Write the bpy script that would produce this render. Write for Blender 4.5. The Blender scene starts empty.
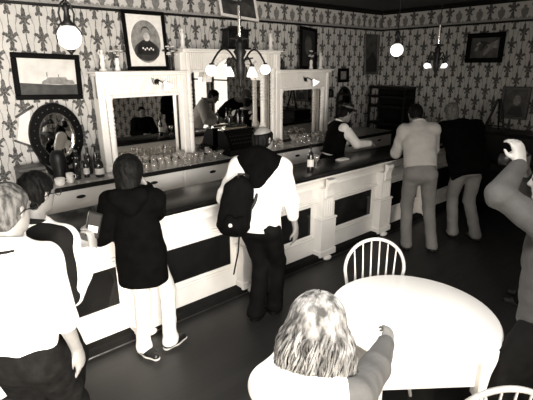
import bpy, bmesh, math, random
import numpy as np
from mathutils import Vector, Matrix

# ---------------------------------------------------------------- camera
scn = bpy.context.scene
COL = scn.collection
CAM_H = 2.2
AZ, TH, RO, FPX = math.radians(49.264), math.radians(17.444), math.radians(-0.224), 432.0
_h = Vector((math.cos(AZ), math.sin(AZ), 0))
_R0 = Vector((math.sin(AZ), -math.cos(AZ), 0))
_V = _h*math.cos(TH) + Vector((0, 0, -math.sin(TH)))
_U0 = _R0.cross(_V)
_R = _R0*math.cos(RO) + _U0*math.sin(RO)
_U = -_R0*math.sin(RO) + _U0*math.cos(RO)
cam_data = bpy.data.cameras.new('camera')
cam = bpy.data.objects.new('camera', cam_data)
COL.objects.link(cam)
m3 = Matrix((_R, _U, -_V)).transposed()
cam.matrix_world = Matrix.Translation((0, 0, CAM_H)) @ m3.to_4x4()
cam_data.sensor_width = 36.0
cam_data.lens = FPX/533.0*36.0
cam_data.clip_start = 0.02
scn.camera = cam

# ---------------------------------------------------------------- light
scn.view_settings.view_transform = 'Standard'
scn.view_settings.look = 'None'
scn.view_settings.gamma = 1
scn.view_settings.use_curve_mapping = False
scn.view_settings.exposure = -0.1
world = bpy.data.worlds.new('world')
scn.world = world
world.use_nodes = True
bg = world.node_tree.nodes['Background']
bg.inputs[0].default_value = (1.0, 0.98, 0.95, 1)
bg.inputs[1].default_value = 2.0

def area(name, loc, direction, sx, sy, power, col=(1, .975, .94)):
    l = bpy.data.lights.new(name, 'AREA')
    l.shape = 'RECTANGLE'; l.size = sx; l.size_y = sy; l.energy = power; l.color = col
    o = bpy.data.objects.new(name, l); COL.objects.link(o)
    o.location = loc
    o.rotation_euler = Vector(direction).to_track_quat('-Z', 'Y').to_euler()
    return o
# daylight through the shop windows (they stand behind the camera and in the left wall)
_l = area('daylight_rear_window', (-0.75, -2.62, 1.75), (0.06, 1, -0.14), 2.7, 2.1, 560)
_l.data.spread = math.radians(105)
area('daylight_side_window', (-2.32, 0.6, 1.75), (1, 0.12, -0.16), 2.6, 2.1, 70)

# unseen fill light added to brighten the table (housing is built further down)
_l = area('table_fill_light', (1.15, .95, 3.03), (.22, .05, -1), .45, .45, 52)
_l.data.spread = math.radians(120)

# ---------------------------------------------------------------- materials
def tone(v):
    if isinstance(v, (tuple, list)): return (v[0], v[1], v[2], 1)
    return (v, v*0.965, v*0.915, 1)

class NX:                                   # tiny expression helper over Math nodes
    def __init__(s, nt, out): s.nt, s.o = nt, out
    def _m(s, op, b=None, c=None):
        n = s.nt.nodes.new('ShaderNodeMath'); n.operation = op
        s.nt.links.new(s.o, n.inputs[0])
        for i, v in ((1, b), (2, c)):
            if v is None: continue
            if isinstance(v, NX): s.nt.links.new(v.o, n.inputs[i])
            else: n.inputs[i].default_value = v
        return NX(s.nt, n.outputs[0])
    def __add__(s, b): return s._m('ADD', b)
    def __sub__(s, b): return s._m('SUBTRACT', b)
    def __mul__(s, b): return s._m('MULTIPLY', b)
    def __truediv__(s, b): return s._m('DIVIDE', b)
    def abs(s): return s._m('ABSOLUTE')
    def fract(s): return s._m('FRACT')
    def floor(s): return s._m('FLOOR')
    def sqrt(s): return s._m('SQRT')
    def sin(s): return s._m('SINE')
    def min(s, b): return s._m('MINIMUM', b)
    def max(s, b): return s._m('MAXIMUM', b)
    def lt(s, b): return s._m('LESS_THAN', b)
    def gt(s, b): return s._m('GREATER_THAN', b)
    def mod(s, b): return s._m('FLOORED_MODULO', b)

def new_mat(name):
    m = bpy.data.materials.new(name); m.use_nodes = True
    return m, m.node_tree, m.node_tree.nodes['Principled BSDF']

def mat(name, v, rough=0.5, metal=0.0, var=0.12, scale=12.0, bump=0.0, bscale=40.0, emit=0.0, spec=0.5, coat=0.0, stretch=(1, 1, 1)):
    m, nt, p = new_mat(name)
    c = tone(v)
    tc = nt.nodes.new('ShaderNodeTexCoord')
    mp = nt.nodes.new('ShaderNodeMapping'); nt.links.new(tc.outputs['Object'], mp.inputs[0])
    mp.inputs['Scale'].default_value = stretch
    nz = nt.nodes.new('ShaderNodeTexNoise'); nz.inputs['Scale'].default_value = scale; nz.inputs['Detail'].default_value = 4
    nt.links.new(mp.outputs[0], nz.inputs['Vector'])
    rp = nt.nodes.new('ShaderNodeValToRGB')
    rp.color_ramp.elements[0].position = 0.3; rp.color_ramp.elements[1].position = 0.7
    rp.color_ramp.elements[0].color = tuple(max(0, x*(1-var)) for x in c[:3]) + (1,)
    rp.color_ramp.elements[1].color = tuple(min(1, x*(1+var)) for x in c[:3]) + (1,)
    nt.links.new(nz.outputs['Fac'], rp.inputs[0])
    nt.links.new(rp.outputs[0], p.inputs['Base Color'])
    p.inputs['Roughness'].default_value = rough
    p.inputs['Metallic'].default_value = metal
    p.inputs['Specular IOR Level'].default_value = spec
    p.inputs['Coat Weight'].default_value = coat
    if bump:
        n2 = nt.nodes.new('ShaderNodeTexNoise'); n2.inputs['Scale'].default_value = bscale; n2.inputs['Detail'].default_value = 3
        nt.links.new(mp.outputs[0], n2.inputs['Vector'])
        b = nt.nodes.new('ShaderNodeBump'); b.inputs['Strength'].default_value = bump; b.inputs['Distance'].default_value = 0.02
        nt.links.new(n2.outputs['Fac'], b.inputs['Height']); nt.links.new(b.outputs[0], p.inputs['Normal'])
    if emit:
        p.inputs['Emission Color'].default_value = (1, .97, .92, 1); p.inputs['Emission Strength'].default_value = emit
    return m

def wallpaper(name, axis, frieze=False, z0=0.0, bg_v=0.54, fg_v=0.035):
    """damask strip paper: columns of fleur motifs on stems, neighbouring columns offset by half a repeat"""
    m, nt, p = new_mat(name)
    tc = nt.nodes.new('ShaderNodeTexCoord')
    sx = nt.nodes.new('ShaderNodeSeparateXYZ'); nt.links.new(tc.outputs['Object'], sx.inputs[0])
    wn = nt.nodes.new('ShaderNodeTexNoise'); wn.inputs['Scale'].default_value = 30; wn.inputs['Detail'].default_value = 3
    nt.links.new(tc.outputs['Object'], wn.inputs['Vector'])
    wob = (NX(nt, wn.outputs['Fac']) - 0.5) * 0.020
    U_ = NX(nt, sx.outputs[axis]) + wob
    Z_ = NX(nt, sx.outputs[2]) + wob
    def ell(u, v, cu, cv, ru, rv, ang=0.0):
        du, dv = u - cu, v - cv
        if ang:
            c, s = math.cos(ang), math.sin(ang)
            du, dv = du*c + dv*s, dv*c - du*s
        a = du/ru; b = dv/rv
        return (a*a + b*b).lt(1.0)
    def motif(u, v, s=1.0):
        r = ell(u, v, 0, .055*s, .015*s, .045*s)
        r = r.max(ell(u, v, .028*s, .020*s, .012*s, .032*s, -.75))
        r = r.max(ell(u, v, .047*s, .026*s, .012*s, .011*s))
        r = r.max(ell(u, v, .020*s, -.018*s, .010*s, .024*s, .9))
        r = r.max(ell(u, v, 0, -.055*s, .017*s, .035*s))
        r = r.max(ell(u, v, 0, .0, .024*s, .010*s))
        r = r.max(ell(u, v, .014*s, -.085*s, .012*s, .016*s, .4))
        r = r.max(ell(u, v, 0, .02*s, .020*s, .045*s))
        return r
    if not frieze:
        per, vp = 0.150, 0.36
        k = U_/per
        col = k.floor()
        u = ((k.fract() - 0.5)*per).abs()
        half = col.mod(2.0)
        v = ((Z_/vp + half*0.5 + 0.13).fract() - 0.5)*vp
        dark = motif(u, v, 1.32)
        dark = dark.max(u.lt(.0048))
        # side vines: thin curve between columns
        edge = (u - per*0.5 + ((v*(2*math.pi/vp)).sin()*0.012 + 0.004)).abs()
        vine = edge.lt(.0038)
        fac = dark.max(vine*0.6)
    else:
        per = 0.17
        k = U_/per
        col = k.floor()
        u = ((k.fract() - 0.5)*per).abs()
        odd = col.mod(2.0)
        v = Z_ - z0
        tall = motif(u, v - 0.185, 1.45).max(u.lt(.006)*v.gt(.05)*v.lt(.15))
        low = ell(u, v, 0, .12, .052, .060).max(ell(u, v, 0, .175, .024, .05)).max(ell(u, v, 0, .07, .03, .035)).max(ell(u, v, .035, .15, .02, .03))
        dark = tall*(odd) + low*(NX(nt, odd.o)*-1.0 + 1.0)*0.8
        band = v.lt(.045)
        sc = ell(((U_/0.06).fract() - 0.5)*0.06, v, 0, .045, .022, .02)
        fac = dark.max(band.max(sc)*0.55).min(1.0)
    n2 = nt.nodes.new('ShaderNodeTexNoise'); n2.inputs['Scale'].default_value = 55; n2.inputs['Detail'].default_value = 4
    nt.links.new(tc.outputs['Object'], n2.inputs['Vector'])
    fac = fac*((NX(nt, n2.outputs['Fac']))*0.9 + 0.42)
    fac = fac.min(1.0)
    n3 = nt.nodes.new('ShaderNodeTexNoise'); n3.inputs['Scale'].default_value = 14; n3.inputs['Detail'].default_value = 3
    nt.links.new(tc.outputs['Object'], n3.inputs['Vector'])
    rp = nt.nodes.new('ShaderNodeMix'); rp.data_type = 'RGBA'
    rp.inputs[6].default_value = tone(bg_v*0.82); rp.inputs[7].default_value = tone(bg_v*1.1)
    nt.links.new(n3.outputs['Fac'], rp.inputs[0])
    mx = nt.nodes.new('ShaderNodeMix'); mx.data_type = 'RGBA'
    nt.links.new(fac.o, mx.inputs[0]); nt.links.new(rp.outputs[2], mx.inputs[6]); mx.inputs[7].default_value = tone(fg_v)
    nt.links.new(mx.outputs[2], p.inputs['Base Color'])
    p.inputs['Roughness'].default_value = 0.75
    p.inputs['Specular IOR Level'].default_value = 0.2
    return m

def plank_mat(name, v, rough, axis=0, w=0.11):
    m, nt, p = new_mat(name)
    tc = nt.nodes.new('ShaderNodeTexCoord')
    sx = nt.nodes.new('ShaderNodeSeparateXYZ'); nt.links.new(tc.outputs['Object'], sx.inputs[0])
    k = NX(nt, sx.outputs[1 if axis == 0 else 0])/w
    wn = nt.nodes.new('ShaderNodeTexWhiteNoise'); wn.noise_dimensions = '1D'
    nt.links.new(k.floor().o, wn.inputs['W'])
    gap = (k.fract() - 0.5).abs().gt(0.48)
    mp = nt.nodes.new('ShaderNodeMapping'); nt.links.new(tc.outputs['Object'], mp.inputs[0])
    mp.inputs['Scale'].default_value = (1.2, 14, 1) if axis == 0 else (14, 1.2, 1)
    nz = nt.nodes.new('ShaderNodeTexNoise'); nz.inputs['Scale'].default_value = 2.5; nz.inputs['Detail'].default_value = 5
    nt.links.new(mp.outputs[0], nz.inputs['Vector'])
    f = NX(nt, nz.outputs['Fac'])*0.8 + NX(nt, wn.outputs['Value'])*0.35
    mx = nt.nodes.new('ShaderNodeMix'); mx.data_type = 'RGBA'
    nt.links.new(f.o, mx.inputs[0]); mx.inputs[6].default_value = tone(v*0.7); mx.inputs[7].default_value = tone(v*1.35)
    m2 = nt.nodes.new('ShaderNodeMix'); m2.data_type = 'RGBA'
    nt.links.new((gap*0.7).o, m2.inputs[0]); nt.links.new(mx.outputs[2], m2.inputs[6]); m2.inputs[7].default_value = tone(v*0.3)
    nt.links.new(m2.outputs[2], p.inputs['Base Color'])
    r = NX(nt, nz.outputs['Fac'])*0.25 + rough
    nt.links.new(r.o, p.inputs['Roughness'])
    return m

def glass_mat(name, tint=0.92, gloss=0.26, edge=.75, glint_white=.16):
    m = bpy.data.materials.new(name); m.use_nodes = True; nt = m.node_tree
    nt.nodes.remove(nt.nodes['Principled BSDF'])
    t = nt.nodes.new('ShaderNodeBsdfTransparent'); t.inputs[0].default_value = tone(tint)
    g = nt.nodes.new('ShaderNodeBsdfGlossy'); g.inputs['Roughness'].default_value = 0.08
    fr = nt.nodes.new('ShaderNodeLayerWeight'); fr.inputs['Blend'].default_value = 0.35
    f = (NX(nt, fr.outputs['Facing'])*edge + gloss).min(1.0)
    mx = nt.nodes.new('ShaderNodeMixShader')
    nt.links.new(f.o, mx.inputs[0]); nt.links.new(t.outputs[0], mx.inputs[1]); nt.links.new(g.outputs[0], mx.inputs[2])
    if glint_white:
        d = nt.nodes.new('ShaderNodeBsdfDiffuse'); d.inputs[0].default_value = tone(.9); m2 = nt.nodes.new('ShaderNodeMixShader'); m2.inputs[0].default_value = glint_white  # white diffuse mixed in to brighten the glass, in place of glints
        nt.links.new(mx.outputs[0], m2.inputs[1]); nt.links.new(d.outputs[0], m2.inputs[2]); mx = m2
    nt.links.new(mx.outputs[0], nt.nodes['Material Output'].inputs[0])
    return m

def hair_mat(name, a, b, scale=60):
    m, nt, p = new_mat(name)
    tc = nt.nodes.new('ShaderNodeTexCoord')
    mp = nt.nodes.new('ShaderNodeMapping'); nt.links.new(tc.outputs['Object'], mp.inputs[0]); mp.inputs['Scale'].default_value = (1, 1, .3)
    nz = nt.nodes.new('ShaderNodeTexNoise'); nz.inputs['Scale'].default_value = scale; nz.inputs['Detail'].default_value = 4
    nt.links.new(mp.outputs[0], nz.inputs['Vector'])
    rp = nt.nodes.new('ShaderNodeValToRGB')
    rp.color_ramp.elements[0].position = .38; rp.color_ramp.elements[0].color = tone(a)
    rp.color_ramp.elements[1].position = .62; rp.color_ramp.elements[1].color = tone(b)
    nt.links.new(nz.outputs['Fac'], rp.inputs[0]); nt.links.new(rp.outputs[0], p.inputs['Base Color'])
    p.inputs['Roughness'].default_value = .6; p.inputs['Specular IOR Level'].default_value = .08
    bm_ = nt.nodes.new('ShaderNodeBump'); bm_.inputs['Strength'].default_value = .5; bm_.inputs['Distance'].default_value = .01
    nt.links.new(nz.outputs['Fac'], bm_.inputs['Height']); nt.links.new(bm_.outputs[0], p.inputs['Normal'])
    return m

M = {}
M['white_paint'] = mat('white_paint', .86, .35, var=.04, scale=5)
M['white_gloss'] = mat('white_gloss', .90, .25, var=.03, scale=5)
M['panel'] = mat('dark_panel', .010, .10, var=.3, scale=3, spec=.4)
M['bar_top'] = mat('bar_top_wood', .006, .26, var=.4, scale=4, spec=.3, stretch=(.3, 3, 3))
M['black'] = mat('black_paint', .007, .45, var=.2, spec=.25)
M['black_matte'] = mat('black_matte', .012, .8, var=.2, spec=.04)
M['marble'] = mat('counter_marble', .55, .25, var=.25, scale=8)
M['iron'] = mat('dark_iron', .02, .35, metal=.6)
M['brass'] = mat('aged_brass', .22, .3, metal=.9)
M['chrome'] = mat('chrome', .8, .12, metal=1, var=.02)
M['mirror'] = mat('mirror_glass', (.80, .79, .77), .015, metal=1, var=.0)
M['globe'] = mat('lit_opal_glass', .9, .3, emit=2.6, var=.0)
M['shade'] = mat('lit_glass_shade', .9, .3, emit=1.1, var=.0)
M['opal'] = mat('opal_glass', .85, .2, var=.03)
M['dark_wood'] = mat('dark_wood', .010, .5, spec=.2, var=.4, scale=6, stretch=(1, 1, 5))
M['brown_wood'] = mat('brown_wood', .07, .4, var=.4, scale=6, stretch=(1, 6, 6))
M['frame_dark'] = mat('frame_dark', .003, .55, var=.3, spec=.06)
M['floor'] = plank_mat('floor_boards', .015, .32)
M['ceiling'] = mat('ceiling_paint', .05, .8, var=.1)
M['glass'] = glass_mat('clear_glass')
M['pane'] = glass_mat('window_glass', .96, .02, .10, 0)
M['bottle'] = mat('dark_bottle_glass', .012, .06, var=.1, spec=.8)
M['label'] = mat('paper_label', .75, .6, var=.1, scale=60)
M['china'] = mat('white_china', .85, .15, var=.03)
M['paper'] = mat('old_paper', .75, .7, var=.08, scale=15)
M['plaster'] = mat('white_plaster', .82, .4, var=.05)
M['petal'] = mat('pale_petals', .7, .6, var=.2, scale=40)
M['leaf'] = mat('dark_leaf', .05, .6, var=.4, scale=30)
M['table'] = mat('white_table_paint', .88, .3, var=.03, scale=3)
M['skin'] = mat('skin', .19, .5, var=.08, scale=25, bump=.1, bscale=80)
M['skin_pale'] = mat('pale_skin', .24, .5, var=.08, scale=25, bump=.1, bscale=80)
M['shirt_white'] = mat('white_cotton', .86, .75, var=.05, scale=9, bump=.35, bscale=9)
M['shirt_grey'] = mat('grey_cotton', .40, .8, var=.08, scale=9, bump=.4, bscale=10)
M['coat'] = mat('black_wool', .0022, .95, var=.3, scale=15, bump=.3, bscale=14, spec=.04)
M['vest'] = mat('black_vest', .003, .8, var=.3, scale=15, bump=.3, bscale=14, spec=.04)
M['black_trouser'] = mat('black_trousers', .007, .8, var=.3, scale=10, bump=.4, bscale=12, spec=.04)
M['khaki'] = mat('khaki_cotton', .17, .8, var=.12, scale=9, bump=.4, bscale=12)
M['white_trouser'] = mat('white_trousers', .82, .75, var=.05, scale=9, bump=.4, bscale=12)
M['jeans'] = mat('dark_denim', .008, .8, var=.35, scale=22, bump=.35, bscale=16, spec=.04)
M['sweater'] = mat('grey_sweater', .030, .85, var=.12, scale=14, bump=.4, bscale=14)
M['sleeve'] = mat('taupe_sleeve', .075, .85, var=.12, scale=14, bump=.4, bscale=16)
M['shoe'] = mat('black_leather', .012, .35, var=.2)
M['sole'] = mat('pale_sole', .5, .7, var=.1)
M['hair_black'] = hair_mat('black_hair', .0015, .006)
M['hair_brown'] = hair_mat('dark_brown_hair', .002, .007)
M['hair_grey'] = hair_mat('grey_hair', .035, .13)
M['hair_dgrey'] = hair_mat('dark_grey_hair', .06, .16)
M['hair_blonde'] = hair_mat('blonde_hair', .045, .26, 26)
M['eye'] = mat('eye', .02, .2)
M['lip'] = mat('lip', .22, .5)

# ---------------------------------------------------------------- mesh helpers
def link_mesh(name, me, m, parent=None, smooth=True):
    if m is not None: me.materials.append(m)
    if smooth:
        for pl in me.polygons: pl.use_smooth = True
    o = bpy.data.objects.new(name, me); COL.objects.link(o)
    if parent is not None: o.parent = parent
    return o
def fin(name, bm, m, parent=None, smooth=False, auto=False):
    me = bpy.data.meshes.new(name); bmesh.ops.recalc_face_normals(bm, faces=bm.faces); bm.to_mesh(me); bm.free()
    o = link_mesh(name, me, m, parent, smooth or auto)
    if auto:
        try: me.set_sharp_from_angle(angle=math.radians(38))
        except Exception: pass
    return o
def empty(name, loc, rz=0.0):
    o = bpy.data.objects.new(name, None); COL.objects.link(o); o.location = loc; o.rotation_euler = (0, 0, rz); o.empty_display_size = .1
    return o
def tag(o, label=None, cat=None, group=None, kind=None):
    if label: o['label'] = label
    if cat: o['category'] = cat
    if group: o['group'] = group
    if kind: o['kind'] = kind
    return o
def thing(name, label, cat, loc=(0, 0, 0), rz=0.0, group=None):
    return tag(empty(name, loc, rz), label, cat, group)
def struct(name, bm, m, auto=False):
    return tag(fin(name, bm, m, auto=auto), kind='structure')
def B(): return bmesh.new()
def box(bm, x0, x1, y0, y1, z0, z1, bev=0.0, mtx=None, seg=1):
    r = bmesh.ops.create_cube(bm, size=1.0)
    vs = r['verts']
    for v in vs:
        v.co = Vector(((x0+x1)/2 + v.co.x*(x1-x0), (y0+y1)/2 + v.co.y*(y1-y0), (z0+z1)/2 + v.co.z*(z1-z0)))
    if bev > 0:
        es = list({e for v in vs for e in v.link_edges})
        rr = bmesh.ops.bevel(bm, geom=es, offset=bev, segments=seg, affect='EDGES', profile=.5)
        vs = list({v for f in rr['faces'] for v in f.verts} | {v for v in vs if v.is_valid})
    if mtx is not None:
        for v in vs: v.co = mtx @ v.co
    return vs
def lathe(bm, c, prof, seg=16, axis='z', mtx=None):
    rings = []
    for r, h in prof:
        ring = []
        for i in range(seg):
            a = 2*math.pi*i/seg
            q = Vector((max(r, 1e-4)*math.cos(a), max(r, 1e-4)*math.sin(a), h))
            if mtx is not None: q = mtx @ q
            ring.append(bm.verts.new(q + Vector(c)))
        rings.append(ring)
    for a, b in zip(rings[:-1], rings[1:]):
        for i in range(seg):
            bm.faces.new((a[i], a[(i+1) % seg], b[(i+1) % seg], b[i]))
    bm.faces.new(rings[0][::-1]); bm.faces.new(rings[-1])
def tube(bm, pts, r, seg=8, caps=True):
    pts = [Vector(p) for p in pts]
    rad = r if isinstance(r, (list, tuple)) else [r]*len(pts)
    rings = []; prev = None
    for i, p in enumerate(pts):
        t = (pts[min(i+1, len(pts)-1)] - pts[max(i-1, 0)])
        if t.length < 1e-9: t = Vector((0, 0, 1))
        t.normalize()
        if prev is None:
            n = t.orthogonal().normalized()
        else:
            n = (prev - t*prev.dot(t))
            n = n.normalized() if n.length > 1e-6 else t.orthogonal().normalized()
        prev = n; b = t.cross(n)
        rings.append([bm.verts.new(p + (n*math.cos(2*math.pi*k/seg) + b*math.sin(2*math.pi*k/seg))*rad[i]) for k in range(seg)])
    for a, b in zip(rings[:-1], rings[1:]):
        for k in range(seg):
            bm.faces.new((a[k], a[(k+1) % seg], b[(k+1) % seg], b[k]))
    if caps:
        bm.faces.new(rings[0][::-1]); bm.faces.new(rings[-1])
def prism(bm, poly, d0, d1, plane='xz'):
    """polygon in a plane extruded along the remaining axis"""
    def P(u, v, d):
        return {'xz': (u, d, v), 'yz': (d, u, v), 'xy': (u, v, d)}[plane]
    a = [bm.verts.new(P(u, v, d0)) for u, v in poly]; b = [bm.verts.new(P(u, v, d1)) for u, v in poly]
    n = len(poly)
    bm.faces.new(a); bm.faces.new(b[::-1])
    for i in range(n): bm.faces.new((a[i], a[(i+1) % n], b[(i+1) % n], b[i]))
def sphere(bm, c, r, sc=(1, 1, 1), u=16, v=10, mtx=None):
    rr = bmesh.ops.create_uvsphere(bm, u_segments=u, v_segments=v, radius=1)
    for q in rr['verts']:
        w = Vector((q.co.x*r*sc[0], q.co.y*r*sc[1], q.co.z*r*sc[2]))
        if mtx is not None: w = mtx @ w
        q.co = w + Vector(c)
def ellp(cu, cv, ru, rv, n=28, a0=0, a1=2*math.pi):
    return [(cu + ru*math.cos(a0+(a1-a0)*i/n), cv + rv*math.sin(a0+(a1-a0)*i/n)) for i in range(n)]

# ---------------------------------------------------------------- implicit-surface bodies (smooth unions of tapered limbs)
class F3:
    """collects signed-distance primitives, polygonises with surface nets"""
    def __init__(s): s.p = []; s.cuts = []; s.disp = None
    def rc(s, a, b, ra, rb=None, k=.03, front=None, kf=1.0, sub=False):
        a = np.array(a, float); b = np.array(b, float); rb = ra if rb is None else rb
        if front is not None:
            f = np.array(front, float); f /= np.linalg.norm(f)
        R = max(ra, rb)
        def fn(x, y, z):
            dx, dy, dz = x-a[0], y-a[1], z-a[2]
            bx, by, bz = (b-a)
            if front is not None:
                e = (kf-1)*(dx*f[0]+dy*f[1]+dz*f[2]); dx = dx+e*f[0]; dy = dy+e*f[1]; dz = dz+e*f[2]
                e2 = (kf-1)*(bx*f[0]+by*f[1]+bz*f[2]); bx += e2*f[0]; by += e2*f[1]; bz += e2*f[2]
            L = max(bx*bx+by*by+bz*bz, 1e-9)
            t = np.clip((dx*bx+dy*by+dz*bz)/L, 0, 1)
            d = np.sqrt((dx-t*bx)**2+(dy-t*by)**2+(dz-t*bz)**2) - (ra+(rb-ra)*t)
            return d/(1 if front is None else (1+kf)/2)
        s.p.append((fn, np.minimum(a-R, b-R)-.05, np.maximum(a+R, b+R)+.05, k, sub)); return s
    def el(s, c, r, ax, k=.03, sub=False):
        c = np.array(c, float); ax = [np.array(v, float) for v in ax]; R = max(r)
        def fn(x, y, z):
            dx, dy, dz = x-c[0], y-c[1], z-c[2]
            q = [(dx*v[0]+dy*v[1]+dz*v[2]) for v in ax]
            k0 = np.sqrt(sum((w/rr)**2 for w, rr in zip(q, r)))
            k1 = np.sqrt(sum((w/rr**2)**2 for w, rr in zip(q, r)))+1e-6
            return k0*(k0-1)/k1
        s.p.append((fn, c-R-.05, c+R+.05, k, sub)); return s
    def cut(s, pt, n):
        """keep the side the normal points away from"""
        pt = np.array(pt, float); n = np.array(n, float); n = n/np.linalg.norm(n)
        s.cuts.append(lambda x, y, z: (x-pt[0])*n[0]+(y-pt[1])*n[1]+(z-pt[2])*n[2]); return s
    def neckcut(s, pt, n, r=.125):
        pt = np.array(pt, float); n = np.array(n, float)
        def fn(x, y, z):
            dx, dy, dz = x-pt[0], y-pt[1], z-pt[2]; a = dx*n[0]+dy*n[1]+dz*n[2]
            return -np.maximum(-a, np.sqrt(np.maximum(dx*dx+dy*dy+dz*dz-a*a, 0))-r)
        s.cuts.append(fn); return s
    def mesh(s, name, h):
        lo = np.min([q[1] for q in s.p if not q[4]], axis=0); hi = np.max([q[2] for q in s.p if not q[4]], axis=0)
        n = np.ceil((hi-lo)/h).astype(int)+1
        ax = [(lo[i]+h*np.arange(n[i])).astype(np.float32) for i in range(3)]
        D = np.full(n, .08, np.float32)
        for fn, l, u, k, sub in s.p:
            i0 = np.maximum(((l-lo)/h).astype(int), 0); i1 = np.minimum(np.ceil((u-lo)/h).astype(int)+1, n)
            if (i1 <= i0).any(): continue
            X = ax[0][i0[0]:i1[0], None, None]; Y = ax[1][None, i0[1]:i1[1], None]; Z = ax[2][None, None, i0[2]:i1[2]]
            d = fn(X, Y, Z).astype(np.float32)
            blk = D[i0[0]:i1[0], i0[1]:i1[1], i0[2]:i1[2]]
            if sub: d = -d; hh = np.clip(.5-.5*(blk-d)/k, 0, 1); r_ = blk*(1-hh)+d*hh + k*hh*(1-hh)
            else: hh = np.clip(.5+.5*(blk-d)/k, 0, 1); r_ = blk*(1-hh)+d*hh - k*hh*(1-hh)
            D[i0[0]:i1[0], i0[1]:i1[1], i0[2]:i1[2]] = r_
        X, Y, Z = ax[0][:, None, None], ax[1][None, :, None], ax[2][None, None, :]
        if s.disp: D = D + s.disp(X, Y, Z).astype(np.float32)
        for c in s.cuts: D = np.maximum(D, c(X, Y, Z).astype(np.float32))
        D[0] = D[-1] = 1; D[:, 0] = D[:, -1] = 1; D[:, :, 0] = D[:, :, -1] = 1
        S = D < 0
        cn = [(i, j, k_) for i in (0, 1) for j in (0, 1) for k_ in (0, 1)]
        m = [x-1 for x in n]
        sl = lambda A, c: A[c[0]:c[0]+m[0], c[1]:c[1]+m[1], c[2]:c[2]+m[2]]
        cnt = sum(sl(S, c).astype(np.int8) for c in cn)
        act = (cnt > 0) & (cnt < 8)
        I = np.argwhere(act); idx = -np.ones(m, np.int64); idx[act] = np.arange(len(I))
        vals = {c: D[I[:, 0]+c[0], I[:, 1]+c[1], I[:, 2]+c[2]] for c in cn}
        acc = np.zeros((len(I), 3)); w = np.zeros(len(I))
        for c in cn:
            for a in range(3):
                if c[a] == 1: continue
                c2 = list(c); c2[a] = 1; c2 = tuple(c2)
                va, vb = vals[c], vals[c2]; x = (va < 0) != (vb < 0)
                t = np.where(x, va/np.where(x, va-vb, 1), 0)
                pos = np.zeros((len(I), 3)); pos += c; pos[:, a] = t
                acc += pos*x[:, None]; w += x
        V = (I + acc/w[:, None])*h + lo
        quads = []
        for a in range(3):
            b_, c_ = (a+1) % 3, (a+2) % 3
            s0 = [slice(None)]*3; s1 = [slice(None)]*3; s0[a] = slice(0, -1); s1[a] = slice(1, None)
            E0, E1 = S[tuple(s0)], S[tuple(s1)]
            e = np.argwhere(E0 != E1)
            e = e[(e[:, b_] > 0) & (e[:, c_] > 0) & (e[:, b_] < m[b_]) & (e[:, c_] < m[c_])]
            ins = S[e[:, 0], e[:, 1], e[:, 2]]
            def g(db, dc):
                q = e.copy(); q[:, b_] -= db; q[:, c_] -= dc
                return idx[q[:, 0], q[:, 1], q[:, 2]]
            Q = np.stack([g(1, 1), g(0, 1), g(0, 0), g(1, 0)], 1)
            Q[~ins] = Q[~ins][:, ::-1]
            quads.append(Q)
        Q = np.concatenate(quads); Q = Q[(Q >= 0).all(1)]
        # one light relaxation pass
        for _ in range(2):
            A = np.zeros_like(V); wc = np.zeros(len(V))
            for i in range(4):
                np.add.at(A, Q[:, i], V[Q[:, (i+1) % 4]]); np.add.at(wc, Q[:, i], 1)
            V = np.where(wc[:, None] > 0, V*.5 + .5*A/np.maximum(wc, 1)[:, None], V)
        me = bpy.data.meshes.new(name)
        me.vertices.add(len(V)); me.vertices.foreach_set('co', V.astype(np.float32).ravel())
        me.loops.add(len(Q)*4); me.loops.foreach_set('vertex_index', Q.astype(np.int32).ravel())
        me.polygons.add(len(Q)); me.polygons.foreach_set('loop_start', np.arange(0, len(Q)*4, 4, dtype=np.int32))
        me.polygons.foreach_set('loop_total', np.full(len(Q), 4, np.int32))
        me.update(calc_edges=True); me.validate()
        return me
    def obj(s, name, h, m, parent=None):
        return link_mesh(name, s.mesh(name, h), m, parent, True)

def folds(seed, amp=.005, f=26.0):
    r = np.random.RandomState(seed); a = r.uniform(-1, 1, (4, 3)); ph = r.uniform(0, 6.28, 4)
    a[:, 2] *= 1.3
    a /= np.linalg.norm(a, axis=1)[:, None]
    def fn(x, y, z):
        w = np.sin((a[0, 0]*x+a[0, 1]*y+a[0, 2]*z)*f*.45+ph[0])
        q = np.sin((a[1, 0]*x+a[1, 1]*y+a[1, 2]*z)*f+ph[1]+2.2*w)
        u = np.sin((a[2, 0]*x+a[2, 1]*y+a[2, 2]*z)*f*1.5+ph[2]+1.5*q+w)
        return amp*(.65*np.abs(q)+.45*u-.3)
    return fn

def nrm(v): v = np.array(v, float); return v/max(np.linalg.norm(v), 1e-9)
def ik(a, c, l1, l2, pole):
    a, c, pole = np.array(a, float), np.array(c, float), np.array(pole, float)
    d = c-a; L = np.linalg.norm(d); Lm = (l1+l2)*.999
    if L > Lm: c = a+d/L*Lm; d = c-a; L = Lm
    t = (l1*l1-l2*l2+L*L)/(2*L*L)
    p = pole-d*np.dot(pole, d)/(L*L); p = nrm(p)
    hgt = math.sqrt(max(l1*l1-(t*L)**2, 0))
    return a+d*t+p*hgt, c

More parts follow.
